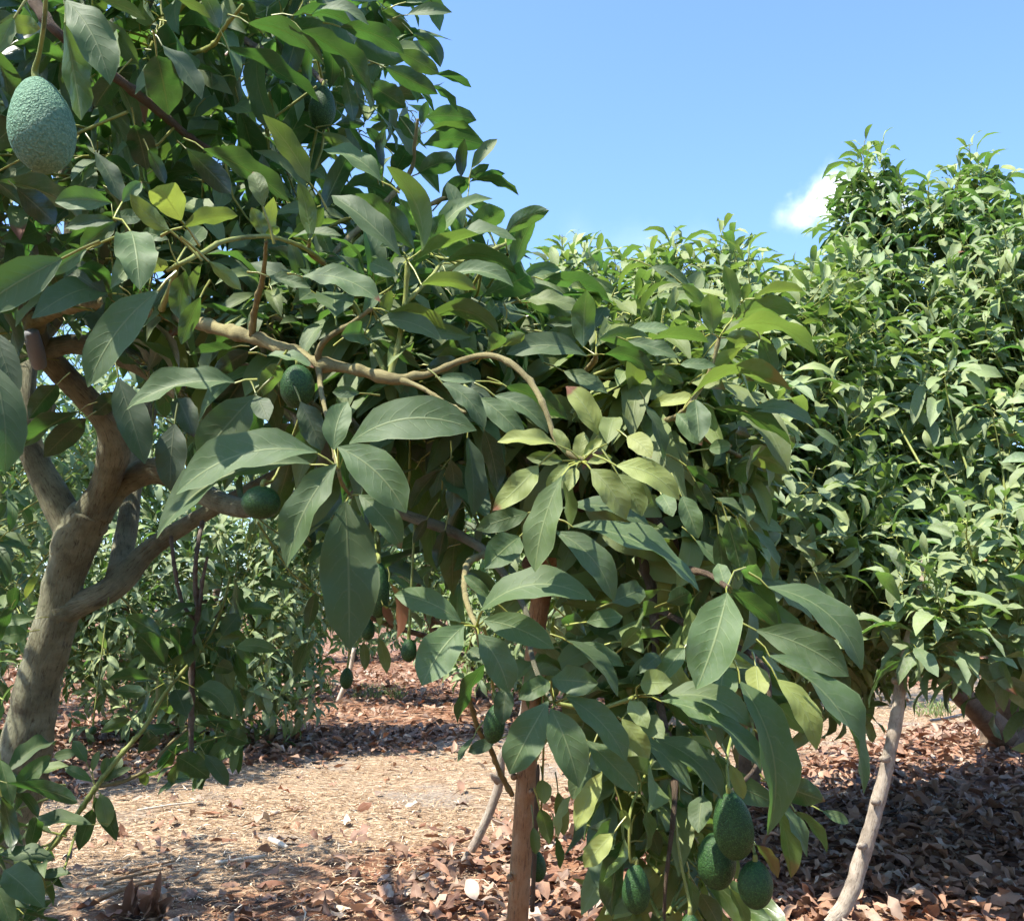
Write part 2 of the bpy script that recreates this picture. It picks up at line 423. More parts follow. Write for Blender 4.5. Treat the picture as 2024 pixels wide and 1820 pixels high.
def ground_material():
    m, n, l = new_mat('orchard_floor')
    out = N(n, 'ShaderNodeOutputMaterial')
    geo = N(n, 'ShaderNodeNewGeometry')
    sp = N(n, 'ShaderNodeSeparateXYZ'); l.new(geo.outputs['Position'], sp.inputs[0])
    big = N(n, 'ShaderNodeTexNoise'); big.inputs['Scale'].default_value = 0.8; big.inputs['Detail'].default_value = 5
    l.new(geo.outputs['Position'], big.inputs['Vector'])
    fine = N(n, 'ShaderNodeTexNoise'); fine.inputs['Scale'].default_value = 38; fine.inputs['Detail'].default_value = 6; fine.inputs['Roughness'].default_value = 0.75
    l.new(geo.outputs['Position'], fine.inputs['Vector'])
    mp = N(n, 'ShaderNodeMapping'); mp.inputs['Scale'].default_value = (26, 46, 40); mp.inputs['Rotation'].default_value = (0, 0, 0.4)
    l.new(geo.outputs['Position'], mp.inputs[0])
    vor = N(n, 'ShaderNodeTexVoronoi'); vor.inputs['Scale'].default_value = 1.0
    l.new(mp.outputs[0], vor.inputs['Vector'])
    sc = N(n, 'ShaderNodeSeparateColor'); l.new(vor.outputs['Color'], sc.inputs[0])
    chips = ramp(n, [(0.0, (0.16, 0.105, 0.065)), (0.35, (0.28, 0.19, 0.115)), (0.7, (0.39, 0.275, 0.17)), (1.0, (0.54, 0.43, 0.30))])
    l.new(sc.outputs[0], chips.inputs[0])
    soil = ramp(n, [(0.3, (0.20, 0.165, 0.135)), (0.7, (0.36, 0.31, 0.25))])
    l.new(fine.outputs['Fac'], soil.inputs[0])
    sm = N(n, 'ShaderNodeMapRange'); sm.inputs['From Min'].default_value = 0.56; sm.inputs['From Max'].default_value = 0.64
    l.new(big.outputs['Fac'], sm.inputs['Value'])
    c1 = mix_rgb(n, l, math_node(n, l, 'MULTIPLY', sm.outputs[0], 0.7), chips.outputs[0], soil.outputs[0])
    vl = N(n, 'ShaderNodeTexVoronoi'); vl.inputs['Scale'].default_value = 11
    l.new(geo.outputs['Position'], vl.inputs['Vector'])
    sc2 = N(n, 'ShaderNodeSeparateColor'); l.new(vl.outputs['Color'], sc2.inputs[0])
    lit = ramp(n, [(0.0, (0.05, 0.03, 0.022)), (0.4, (0.17, 0.08, 0.045)), (0.75, (0.31, 0.16, 0.09)), (1.0, (0.40, 0.27, 0.18))])
    l.new(sc2.outputs[0], lit.inputs[0])
    # litter outside the aisle; rows repeat every 12 m
    t = math_node(n, l, 'MULTIPLY', math_node(n, l, 'ADD', math_node(n, l, 'SUBTRACT', sp.outputs[0], sp.outputs[1]), 10.0), 0.70711)
    t = math_node(n, l, 'ADD', t, math_node(n, l, 'MULTIPLY', math_node(n, l, 'SUBTRACT', big.outputs['Fac'], 0.5), 1.6))
    am = N(n, 'ShaderNodeMapRange'); am.inputs['From Min'].default_value = 1.55; am.inputs['From Max'].default_value = 2.1
    l.new(math_node(n, l, 'ABSOLUTE', t), am.inputs['Value'])
    col = mix_rgb(n, l, am.outputs[0], c1, lit.outputs[0])
    pr = N(n, 'ShaderNodeBsdfPrincipled'); l.new(col, pr.inputs['Base Color']); pr.inputs['Roughness'].default_value = 0.9
    pr.inputs['Specular IOR Level'].default_value = 0.15
    bp = N(n, 'ShaderNodeBump'); bp.inputs['Strength'].default_value = 0.9; bp.inputs['Distance'].default_value = 0.02
    l.new(math_node(n, l, 'ADD', vor.outputs['Distance'], fine.outputs['Fac']), bp.inputs['Height']); l.new(bp.outputs[0], pr.inputs['Normal'])
    l.new(pr.outputs[0], out.inputs[0])
    return m


M_GROUND = ground_material()


# ------------------------------------------------------------------ geometry helpers
def unit(a):
    return a / np.maximum(np.linalg.norm(a, axis=-1, keepdims=True), 1e-9)


def mesh_np(name, verts, quads, uv=None, tint=None, mat=None, smooth=True):
    me = bpy.data.meshes.new(name)
    nv, nq = len(verts), len(quads)
    me.vertices.add(nv)
    me.vertices.foreach_set('co', np.ascontiguousarray(verts, dtype=np.float32).ravel())
    me.loops.add(nq * 4)
    q = np.ascontiguousarray(quads, dtype=np.int32).ravel()
    me.loops.foreach_set('vertex_index', q)
    me.polygons.add(nq)
    me.polygons.foreach_set('loop_start', np.arange(0, nq * 4, 4, dtype=np.int32))
    me.polygons.foreach_set('use_smooth', np.full(nq, smooth, dtype=bool))
    if uv is not None:
        ul = me.uv_layers.new(name='UVMap')
        ul.data.foreach_set('uv', np.ascontiguousarray(uv[q], dtype=np.float32).ravel())
    if tint is not None:
        ca = me.color_attributes.new('tint', 'FLOAT_COLOR', 'POINT')
        ca.data.foreach_set('color', np.ascontiguousarray(tint, dtype=np.float32).ravel())
    me.update(calc_edges=True)
    if mat:
        me.materials.append(mat)
    return me


def link(name, data, parent=None, loc=None):
    o = bpy.data.objects.new(name, data)
    COL.objects.link(o)
    if parent is not None:
        o.parent = parent
    if loc is not None:
        o.location = loc
    return o


def empty(name, loc):
    o = bpy.data.objects.new(name, None)
    o.empty_display_size = 0.1
    COL.objects.link(o)
    o.location = loc
    return o


def tag(o, label=None, cat=None, group=None, kind=None):
    if label: o['label'] = label
    if cat: o['category'] = cat
    if group: o['group'] = group
    if kind: o['kind'] = kind
    return o


# leaves are held as columns of numbers and turned into mesh at the end
class Leaves:
    KEYS = ('base', 'chord', 'normal', 'width', 'bow', 'side', 'fold', 'wave', 'phase', 'twist', 'tint', 'pet', 'shape')

    def __init__(self):
        self.parts = []

    def add(self, **kw):
        n = len(kw['base'])
        d = {}
        for k in self.KEYS:
            v = kw.get(k)
            if v is None:
                v = {'bow': 0.1, 'side': 0.0, 'fold': 0.22, 'wave': 0.12, 'phase': 0.0, 'twist': 0.0, 'shape': 0.9}.get(k)
                if k == 'pet':
                    v = kw['base'] - unit(kw['chord']) * 0.02
            v = np.asarray(v, dtype=np.float64)
            if v.ndim == 0:
                v = np.full(n, float(v))
            d[k] = v
        self.parts.append(d)

    def pack(self):
        return {k: np.concatenate([p[k] for p in self.parts]) for k in self.KEYS}


def take(L, idx):
    return {k: v[idx] for k, v in L.items()}


def leaf_geometry(L, nu=5, nv=9, petiole=True, pr=0.0016, freq=2.2):
    """Blade grids (and petiole tubes) of many leaves at once; returns vertices, quads, uv, tint."""
    n = len(L['base'])
    us = np.linspace(-1, 1, nu)
    vs_ = np.linspace(0, 1, nv)
    chord = L['chord']
    ln = np.linalg.norm(chord, axis=1)
    t = chord / ln[:, None]
    nn = L['normal'] - t * np.sum(L['normal'] * t, axis=1, keepdims=True)
    nn = unit(nn)
    b = np.cross(nn, t)
    V = vs_[None, :]
    arc = 4 * V * (1 - V)
    darc = 4 * (1 - 2 * V)
    bow = (L['bow'] * ln)[:, None]
    sid = (L['side'] * ln)[:, None]
    pos = L['base'][:, None, :] + chord[:, None, :] * V[..., None] + nn[:, None, :] * (bow * arc)[..., None] + b[:, None, :] * (sid * arc)[..., None]
    T = chord[:, None, :] + nn[:, None, :] * (bow * darc)[..., None] + b[:, None, :] * (sid * darc)[..., None]
    T = unit(T)
    B = unit(np.cross(np.broadcast_to(nn[:, None, :], T.shape), T))
    NN = np.cross(T, B)
    tw = (L['twist'])[:, None] * (V - 0.35)
    c, s = np.cos(tw)[..., None], np.sin(tw)[..., None]
    B, NN = B * c + NN * s, NN * c - B * s
    a = L['shape'][:, None]
    wv_ = np.clip(V, 0, 1) ** a
    f = np.maximum(1 - np.abs(2 * wv_ - 1) ** 2.2, 0) ** 0.74
    k = np.clip((V - 0.80) / 0.20, 0, 1)
    f = f * (1 - 0.34 * k * k * (3 - 2 * k))
    k = np.clip(V / 0.28, 0, 1)
    f = f * (0.62 + 0.38 * k * k * (3 - 2 * k))
    f = np.maximum(f, 0.02)
    f[:, 0] = 0.035
    h = f * (L['width'] / 2)[:, None]
    fold = L['fold'][:, None, None]
    U = us[None, None, :]
    H = h[:, :, None]
    ph = L['phase'][:, None, None]
    wv = L['wave'][:, None, None] * H * (np.abs(U) ** 1.6) * np.sin(2 * np.pi * freq * V[..., None] + ph + np.where(U > 0, 1.7, 0.0))
    edge = 1 + 0.025 * np.sin(2 * np.pi * (2.2 + 0.35 * (ph % 3.0)) * V[..., None] + ph * 2.3 + U * 2) + 0.015 * np.sin(2 * np.pi * 4.7 * V[..., None] + ph * 5.1 - U * 3)
    off_b = U * H * np.cos(fold) * edge
    off_n = np.abs(U) * H * np.sin(fold) + wv
    pts = pos[:, :, None, :] + B[:, :, None, :] * off_b[..., None] + NN[:, :, None, :] * off_n[..., None]
    verts = pts.reshape(-1, 3)
    g = np.arange(nu * nv).reshape(nv, nu)
    q = np.stack([g[:-1, :-1], g[:-1, 1:], g[1:, 1:], g[1:, :-1]], -1).reshape(-1, 4)
    quads = (np.arange(n)[:, None, None] * (nu * nv) + q[None]).reshape(-1, 4)
    uv = np.stack(np.broadcast_arrays(us[None, :], vs_[:, None]), -1).reshape(-1, 2)
    uv = np.tile(uv, (n, 1))
    tint = np.repeat(L['tint'], nu * nv, axis=0)
    if petiole:
        p0, p1 = L['pet'], L['base'] + t * (0.012 * ln)[:, None]
        d = p1 - p0
        mid = (p0 + p1) / 2 + nn * (np.linalg.norm(d, axis=1) * 0.10)[:, None]
        rings = []
        e1 = b
        e2 = np.cross(unit(d + 1e-9), e1)
        for c0, rr in ((p0, 1.3), (mid, 1.0), (p1, 0.9)):
            for k in range(3):
                an = 2 * math.pi * k / 3
                rings.append(c0 + (e1 * math.cos(an) + e2 * math.sin(an)) * pr * rr)
        pv = np.stack(rings, 1).reshape(-1, 3)
        pq = []
        for r_ in range(2):
            for k in range(3):
                k2 = (k + 1) % 3
                pq.append((r_ * 3 + k, r_ * 3 + k2, r_ * 3 + 3 + k2, r_ * 3 + 3 + k))
        pq = np.array(pq)
        quads2 = len(verts) + (np.arange(n)[:, None, None] * 9 + pq[None]).reshape(-1, 4)
        verts = np.concatenate([verts, pv]); quads = np.concatenate([quads, quads2])
        uv = np.concatenate([uv, np.full((n * 9, 2), 0.5)])
        pt = np.repeat(L['tint'], 9, axis=0).copy(); pt[:, 3] = 1.0; pt[:, 2] = 0; pt[:, 1] = np.maximum(pt[:, 1], 0.7)
        tint = np.concatenate([tint, pt])
    return verts, quads, uv, tint


def smooth_path(pts, per=6):
    """Catmull-Rom through rows of numbers."""
    p = np.asarray(pts, dtype=float)
    if len(p) < 3:
        return np.array([p[0] + (p[-1] - p[0]) * k for k in np.linspace(0, 1, per + 1)])
    e = np.vstack([2 * p[0] - p[1], p, 2 * p[-1] - p[-2]])
    out = []
    for i in range(1, len(e) - 2):
        for k in range(per):
            s = k / per
            a, b, c, d = e[i - 1], e[i], e[i + 1], e[i + 2]
            out.append(0.5 * (2 * b + (c - a) * s + (2 * a - 5 * b + 4 * c - d) * s * s + (3 * b - a - 3 * c + d) * s ** 3))
    out.append(p[-1])
    return np.array(out)


def tube(path, radii, seg=12, rough=0.0, seed=0.0, cap=True, lump=6.0):
    path = np.asarray(path, float)
    n = len(path)
    T = unit(np.gradient(path, axis=0))
    a = np.array([0.3, 0.8, 0.2]) if abs(T[0] @ np.array([0.3, 0.8, 0.2])) < 0.9 else np.array([1.0, 0, 0])
    e = unit(a - T[0] * (a @ T[0]))
    vs_, uvs = [], []
    dist = np.concatenate([[0], np.cumsum(np.linalg.norm(np.diff(path, axis=0), axis=1))])
    for i in range(n):
        e = unit(e - T[i] * (e @ T[i]))
        f = np.cross(T[i], e)
        for k in range(seg):
            an = 2 * math.pi * k / seg
            dr = e * math.cos(an) + f * math.sin(an)
            r = radii[i]
            if rough:
                pnt = path[i] + dr * r
                r *= 1 + rough * noise.noise(Vector(pnt * lump) + Vector((seed, seed * 2, 0))) + 0.45 * rough * noise.noise(Vector(pnt * lump * 3.3))
            vs_.append(path[i] + dr * r)
            uvs.append((2.0 * abs(k / seg - 0.5) * 1.0, dist[i] * 4))
    q = []
    for i in range(n - 1):
        for k in range(seg):
            k2 = (k + 1) % seg
            q.append((i * seg + k, i * seg + k2, (i + 1) * seg + k2, (i + 1) * seg + k))
    if cap:
        for (i, flip) in ((0, True), (n - 1, False)):
            c = len(vs_)
            vs_.append(path[i] + (T[i] * radii[i] * (0.25 if not flip else -0.25)))
            uvs.append((0.5, dist[i] * 4))
            for k in range(0, seg, 2):
                k2, k3 = (k + 1) % seg, (k + 2) % seg
                r0 = i * seg
                q.append((c, r0 + k3, r0 + k2, r0 + k) if flip else (c, r0 + k, r0 + k2, r0 + k3))
    return np.array(vs_), np.array(q), np.array(uvs)


def join_tubes(tubes):
    vs_, qs, us, o = [], [], [], 0
    for v, q, u in tubes:
        vs_.append(v); qs.append(q + o); us.append(u); o += len(v)
    return np.concatenate(vs_), np.concatenate(qs), np.concatenate(us)


LIMB_POINTS = {}     # tree name -> list of points on its wood, for twigs to join


def limb(name, spec, mat, parent, key, seg=14, rough=0.10, per=6, lump=7.0, slim=0.93, nodes=False):
    """A piece of wood through (x, y, distance, width in pixels) rows."""
    rows = []
    for x, y, d, w in spec:
        p = P(x, y, d)
        rows.append((*p, w * slim / 2.0 / FPX * d))
    s = smooth_path(rows, per * (2 if nodes else 1))
    path, rad = s[:, :3], np.maximum(s[:, 3], 0.0015)
    LIMB_POINTS.setdefault(key, []).append(path)
    if nodes:
        rn = random.Random(int(spec[0][0] * 7 + spec[0][1]))
        run = np.concatenate([[0], np.cumsum(np.linalg.norm(np.diff(path, axis=0), axis=1))])
        at = 0.02
        swell = np.ones(len(path)); shift = np.zeros((len(path), 3))
        while at < run[-1]:
            g = np.exp(-((run - at) / (0.9 * np.interp(at, run, rad) + 0.002)) ** 2)
            swell += g * rn.uniform(0.12, 0.38)
            shift += g[:, None] * np.array([rn.uniform(-1, 1), rn.uniform(-1, 1), rn.uniform(-1, 1)]) * (rad * 0.28)[:, None]
            at += rn.uniform(0.025, 0.085)
        rad = rad * swell
        path = path + shift
    loc = np.array(parent.location) if parent is not None else path[0]
    v, q, u = tube(path - loc, rad, seg, rough, seed=spec[0][0] * 0.01, lump=lump)
    return link(name, mesh_np(name, v, q, u, None, mat), parent, None if parent is not None else loc)


def world_limb(name, rows, mat, parent, key, seg=12, rough=0.1, per=6, lump=5.0):
    s = smooth_path(rows, per)
    path, rad = s[:, :3], np.maximum(s[:, 3], 0.0015)
    LIMB_POINTS.setdefault(key, []).append(path)
    loc = np.array(parent.location) if parent is not None else path[0]
    v, q, u = tube(path - loc, rad, seg, rough, seed=float(rows[0][0]), lump=lump)
    return link(name, mesh_np(name, v, q, u, None, mat), parent, None if parent is not None else loc)


def shoots_to_leaves(pos, axis, size, nleaf, rs, yellow=0.15, value=(0.75, 1.15), droop=0.45, span=0.16, tipchance=0.006, inc0=105, inc1=30):
    """Rosettes of leaves in a spiral round the end of each shoot."""
    S = len(pos)
    axis = unit(axis)
    k = np.tile(np.arange(nleaf), S)
    si = np.repeat(np.arange(S), nleaf)
    keep = rs.random(len(k)) > 0.12
    k, si = k[keep], si[keep]
    M = len(k)
    ax = axis[si]
    ref = np.where(np.abs(ax[:, 2:3]) < 0.9, np.array([[0, 0, 1.0]]), np.array([[1.0, 0, 0]]))
    e1 = unit(np.cross(ax, ref)); e2 = np.cross(ax, e1)
    ang = k * 2.39996 + rs.random(S)[si] * 6.283 + rs.normal(0, 0.25, M)
    f = k / max(nleaf - 1, 1)
    rad = e1 * np.cos(ang)[:, None] + e2 * np.sin(ang)[:, None]
    inc = np.radians(inc0 - (inc0 - inc1) * f + rs.normal(0, 12, M))
    base = pos[si] + ax * (span * (f - 1.0) * (size[si] / 0.15))[:, None]
    d = ax * np.cos(inc)[:, None] + rad * np.sin(inc)[:, None]
    d[:, 2] -= droop * (0.6 + 0.8 * rs.random(M))
    d = unit(d)
    L = size[si] * (1.15 - 0.55 * f ** 2) * rs.uniform(0.72, 1.12, M)
    n0 = ax * 0.8 + np.array([0, 0, 0.5]) + rs.normal(0, 0.25, (M, 3))
    pl = 0.22 * L
    b0 = base + d * pl[:, None] * 0.7 + rad * pl[:, None] * 0.3
    sv = rs.uniform(0, 1, S)[si]
    tint = np.zeros((M, 4))
    yel = np.broadcast_to(np.asarray(yellow, float), (S,))[si]
    tint[:, 0] = np.clip(yel * (0.4 + 1.2 * f + 0.9 * sv) + rs.normal(0, 0.10, M), 0, 1)
    tint[:, 1] = rs.uniform(value[0], value[1], M)
    tint[:, 2] = np.where(rs.random(M) < tipchance, rs.uniform(0.1, 0.4, M), 0)
    return dict(base=b0, chord=d * L[:, None], normal=n0, width=L * rs.uniform(0.26, 0.37, M), bow=rs.uniform(0.08, 0.28, M), side=rs.normal(0, 0.04, M),
                fold=rs.uniform(0.1, 0.55, M), wave=rs.uniform(0.06, 0.28, M), phase=rs.uniform(0, 6.28, M), twist=rs.normal(0, 0.5, M), tint=tint,
                pet=base, shape=rs.uniform(0.92, 1.18, M))


def twigs_for(pos, axis, key, rs, maxlen=0.5, r0=0.003, r1=0.0055):
    """A thin shoot stem from the rosette back towards the nearest wood of its tree."""
    wood = np.concatenate(LIMB_POINTS[key])
    n = len(pos)
    axis = unit(axis)
    best = np.empty(n, int)
    for i in range(0, n, 400):
        dd = ((pos[i:i + 400, None, :] - wood[None]) ** 2).sum(-1)
        best[i:i + 400] = dd.argmin(1)
    tgt = wood[best]
    to = tgt - pos
    dl = np.linalg.norm(to, axis=1)
    ln = np.minimum(dl, maxlen)
    p0 = pos + axis * 0.02
    p1 = pos - axis * (0.33 * ln)[:, None]
    p2 = pos + to * (ln / np.maximum(dl, 1e-6))[:, None] - axis * (0.1 * ln)[:, None]
    seg = 4
    d = unit(p2 - p0)
    ref = np.where(np.abs(d[:, 2:3]) < 0.9, np.array([[0, 0, 1.0]]), np.array([[1.0, 0, 0]]))
    e1 = unit(np.cross(d, ref)); e2 = np.cross(d, e1)
    rings = []
    for c, r in ((p0, r0 * 0.6), (0.5 * p0 + 0.5 * p1, r0), (0.55 * p1 + 0.25 * p0 + 0.2 * p2, r0 * 1.15), (0.5 * p1 + 0.5 * p2, (r0 + r1) / 2), (p2, r1)):
        for k in range(seg):
            an = 2 * math.pi * k / seg
            rings.append(c + (e1 * math.cos(an) + e2 * math.sin(an)) * r)
    v = np.stack(rings, 1).reshape(-1, 3)
    q = []
    for r_ in range(4):
        for k in range(seg):
            k2 = (k + 1) % seg
            q.append((r_ * seg + k, r_ * seg + k2, (r_ + 1) * seg + k2, (r_ + 1) * seg + k))
    q = (np.arange(n)[:, None, None] * (5 * seg) + np.array(q)[None]).reshape(-1, 4)
    u = np.tile(np.array([(k / seg, r_ * 0.3) for r_ in range(5) for k in range(seg)]), (n, 1))
    return v, q, u


def in_poly(x, y, poly):
    poly = np.asarray(poly, float)
    inside = np.zeros(len(x), bool)
    j = len(poly) - 1
    for i in range(len(poly)):
        xi, yi = poly[i]; xj, yj = poly[j]
        c = ((yi > y) != (yj > y)) & (x < (xj - xi) * (y - yi) / (yj - yi + 1e-12) + xi)
        inside ^= c
        j = i
    return inside


def crown_shoots(lobes, count, rs, face=0.35):
    """Shoot tips on the outside of overlapping rounded masses; the side away from the aisle viewer is sparser."""
    lob = np.asarray(lobes, float)
    area = lob[:, 3] * lob[:, 4] + lob[:, 4] * lob[:, 5] + lob[:, 3] * lob[:, 5]
    pr = area / area.sum()
    out_p, out_a = [], []
    need = count
    while need > 0:
        m = need * 3
        li = rs.choice(len(lob), m, p=pr)
        d = unit(rs.normal(0, 1, (m, 3)))
        r = np.where(rs.random(m) < 0.72, rs.uniform(0.88, 1.08, m), rs.uniform(0.5, 0.9, m))
        c, rad = lob[li, :3], lob[li, 3:6]
        p = c + d * rad * r[:, None]
        nrm = unit(d / rad)
        ok = p[:, 2] > 0.28
        for j in range(len(lob)):
            q = (p - lob[j, :3]) / lob[j, 3:6]
            ok &= (np.sum(q * q, axis=1) > 0.30) | (li == j) & True
        away = np.sum(nrm * unit(p - CAM), axis=1)
        ok &= (away < 0.15) | (rs.random(m) < face) | (p[:, 1] < 2.0)
        p, nrm = p[ok][:need], nrm[ok][:need]
        a = unit(nrm * 0.9 + np.array([0, 0, 0.55]) + rs.normal(0, 0.22, p.shape))
        out_p.append(p); out_a.append(a)
        need -= len(p)
    return np.concatenate(out_p), np.concatenate(out_a)


# ------------------------------------------------------------------ the ground
def gz(x, y):
    z = 0.022 * np.sin(x * 1.3 + 0.6 * y) + 0.018 * np.sin(2.1 * y - 0.8 * x + 1.0) + 0.01 * np.sin(4.3 * x + 3.1 * y)
    z = z + 0.16 * np.exp(-((x - 4.75) ** 2 + (y - 10.2) ** 2) / 3.0)
    z = z + 0.10 * np.exp(-((x - 1.5) ** 2 + (y - 7.2) ** 2) / 2.5)
    z = z + 0.10 * np.exp(-((x + 3.4) ** 2 + (y - 11.2) ** 2) / 3.0)
    return z


gx = np.concatenate([np.linspace(-400, -16, 14)[:-1], np.linspace(-16, 16, 161), np.linspace(16, 400, 14)[1:]])
gy = np.concatenate([np.linspace(-60, -6, 8)[:-1], np.linspace(-6, 34, 201), np.linspace(34, 700, 16)[1:]])
GX, GY = np.meshgrid(gx, gy)
gv = np.stack([GX, GY, gz(GX, GY)], -1).reshape(-1, 3)
gi = np.arange(len(gx) * len(gy)).reshape(len(gy), len(gx))
gq = np.stack([gi[:-1, :-1], gi[:-1, 1:], gi[1:, 1:], gi[1:, :-1]], -1).reshape(-1, 4)
ground = tag(link('ground', mesh_np('ground', gv, gq, None, None, M_GROUND)), 'orchard floor of straw coloured mulch and brown leaf litter', 'ground', kind='structure')

# ------------------------------------------------------------------ wood of the near tree
K1, K2, K3 = 'near', 'middle', 'right'
near = tag(empty('avocado_tree', (*P(-62, 2030, 3.75)[:2], 0.0)),
           'big near avocado tree with pale forked trunk, its long leafy limbs reaching across the view', 'tree')
near.location.z = float(gz(near.location.x, near.location.y)) - 0.02
limb('trunk', [(-105, 2060, 3.78, 175), (-60, 1900, 3.76, 150), (-10, 1740, 3.74, 132), (25, 1600, 3.7, 124), (52, 1463, 3.68, 114), (76, 1342, 3.66, 98),
               (102, 1255, 3.64, 94), (132, 1136, 3.62, 90), (156, 1060, 3.6, 106), (178, 1010, 3.58, 92)], M_BARK, near, K1, seg=28, rough=0.16, per=10, lump=7, slim=0.86)
limb('limb', [(145, 1055, 3.6, 80), (112, 990, 3.62, 66), (78, 925, 3.66, 58), (52, 860, 3.7, 54), (44, 780, 3.75, 50), (62, 690, 3.85, 44), (112, 620, 3.95, 38), (140, 500, 4.0, 34), (150, 330, 4.0, 28), (210, 120, 4.0, 22), (260, -120, 4.0, 16)],
     M_BARK, near, K1, seg=20, per=8)
limb('limb', [(172, 1035, 3.6, 86), (198, 980, 3.56, 66), (216, 930, 3.5, 62), (226, 890, 3.46, 68), (220, 852, 3.42, 60), (195, 815, 3.38, 56), (160, 775, 3.32, 54), (120, 735, 3.28, 52), (88, 695, 3.22, 50), (68, 640, 3.15, 48), (56, 590, 3.1, 44), (62, 520, 3.1, 40), (100, 420, 3.1, 36), (160, 280, 3.0, 30), (230, 140, 2.9, 26), (320, -60, 2.9, 20)],
     M_BARK, near, K1, seg=20, per=8, rough=0.15)
limb('limb', [(190, 1020, 3.58, 66), (225, 968, 3.6, 58), (265, 942, 3.6, 56), (310, 930, 3.6, 56), (360, 950, 3.55, 52), (420, 985, 3.4, 46), (490, 1005, 3.2, 40), (570, 985, 2.9, 34), (660, 970, 2.5, 30), (730, 985, 2.2, 28), (800, 1017, 2.02, 24), (880, 1045, 1.95, 24), (930, 1070, 1.92, 22), (960, 1092, 1.9, 20), (1000, 1140, 1.88, 16), (1040, 1210, 1.8, 13), (1050, 1290, 1.7, 11), (1070, 1350, 1.55, 10), (1095, 1388, 1.46, 10)],
     M_BARK, near, K1, seg=18, per=8)
limb('limb', [(120, 1205, 3.62, 76), (165, 1190, 3.62, 56), (212, 1168, 3.62, 52), (248, 1135, 3.66, 56), (285, 1095, 3.7, 44), (330, 1060, 3.72, 38), (380, 1030, 3.7, 34), (450, 990, 3.6, 28), (560, 930, 3.4, 22), (700, 860, 3.1, 18), (860, 800, 2.9, 15), (1050, 770, 2.7, 13), (1240, 820, 2.5, 12)], M_BARK, near, K1, seg=18, per=8)
limb('limb_stub', [(235, 1140, 3.66, 58), (242, 1090, 3.75, 46), (254, 1030, 3.85, 44), (262, 960, 3.95, 40), (285, 850, 4.1, 34), (330, 700, 4.2, 26)], M_BARK, near, K1, seg=16)
limb('limb', [(92, 692, 3.22, 46), (140, 680, 3.2, 42), (200, 690, 3.2, 44), (260, 712, 3.18, 44), (310, 740, 3.15, 44), (370, 785, 3.1, 40), (430, 830, 3.05, 36), (520, 880, 3.0, 28), (640, 900, 2.9, 20), (800, 860, 2.7, 14)], M_BARK, near, K1, seg=16)
limb('branch', [(68, 640, 3.15, 36), (105, 616, 3.0, 26), (160, 603, 2.8, 22), (230, 603, 2.5, 22), (310, 618, 2.25, 22), (390, 640, 2.0, 24), (450, 655, 1.9, 26), (500, 668, 1.85, 26), (560, 690, 1.8, 27), (610, 712, 1.75, 25), (640, 720, 1.72, 30), (665, 724, 1.7, 23), (720, 735, 1.68, 22), (775, 749, 1.66, 26), (800, 748, 1.66, 20), (850, 738, 1.66, 15), (920, 710, 1.65, 13), (970, 703, 1.62, 14), (1015, 722, 1.6, 13), (1055, 765, 1.57, 13), (1080, 815, 1.54, 12), (1097, 865, 1.52, 12), (1122, 895, 1.5, 13), (1150, 912, 1.5, 15)],
     M_YOUNG, near, K1, seg=14, per=8, rough=0.14, lump=30, nodes=True)
TW = []
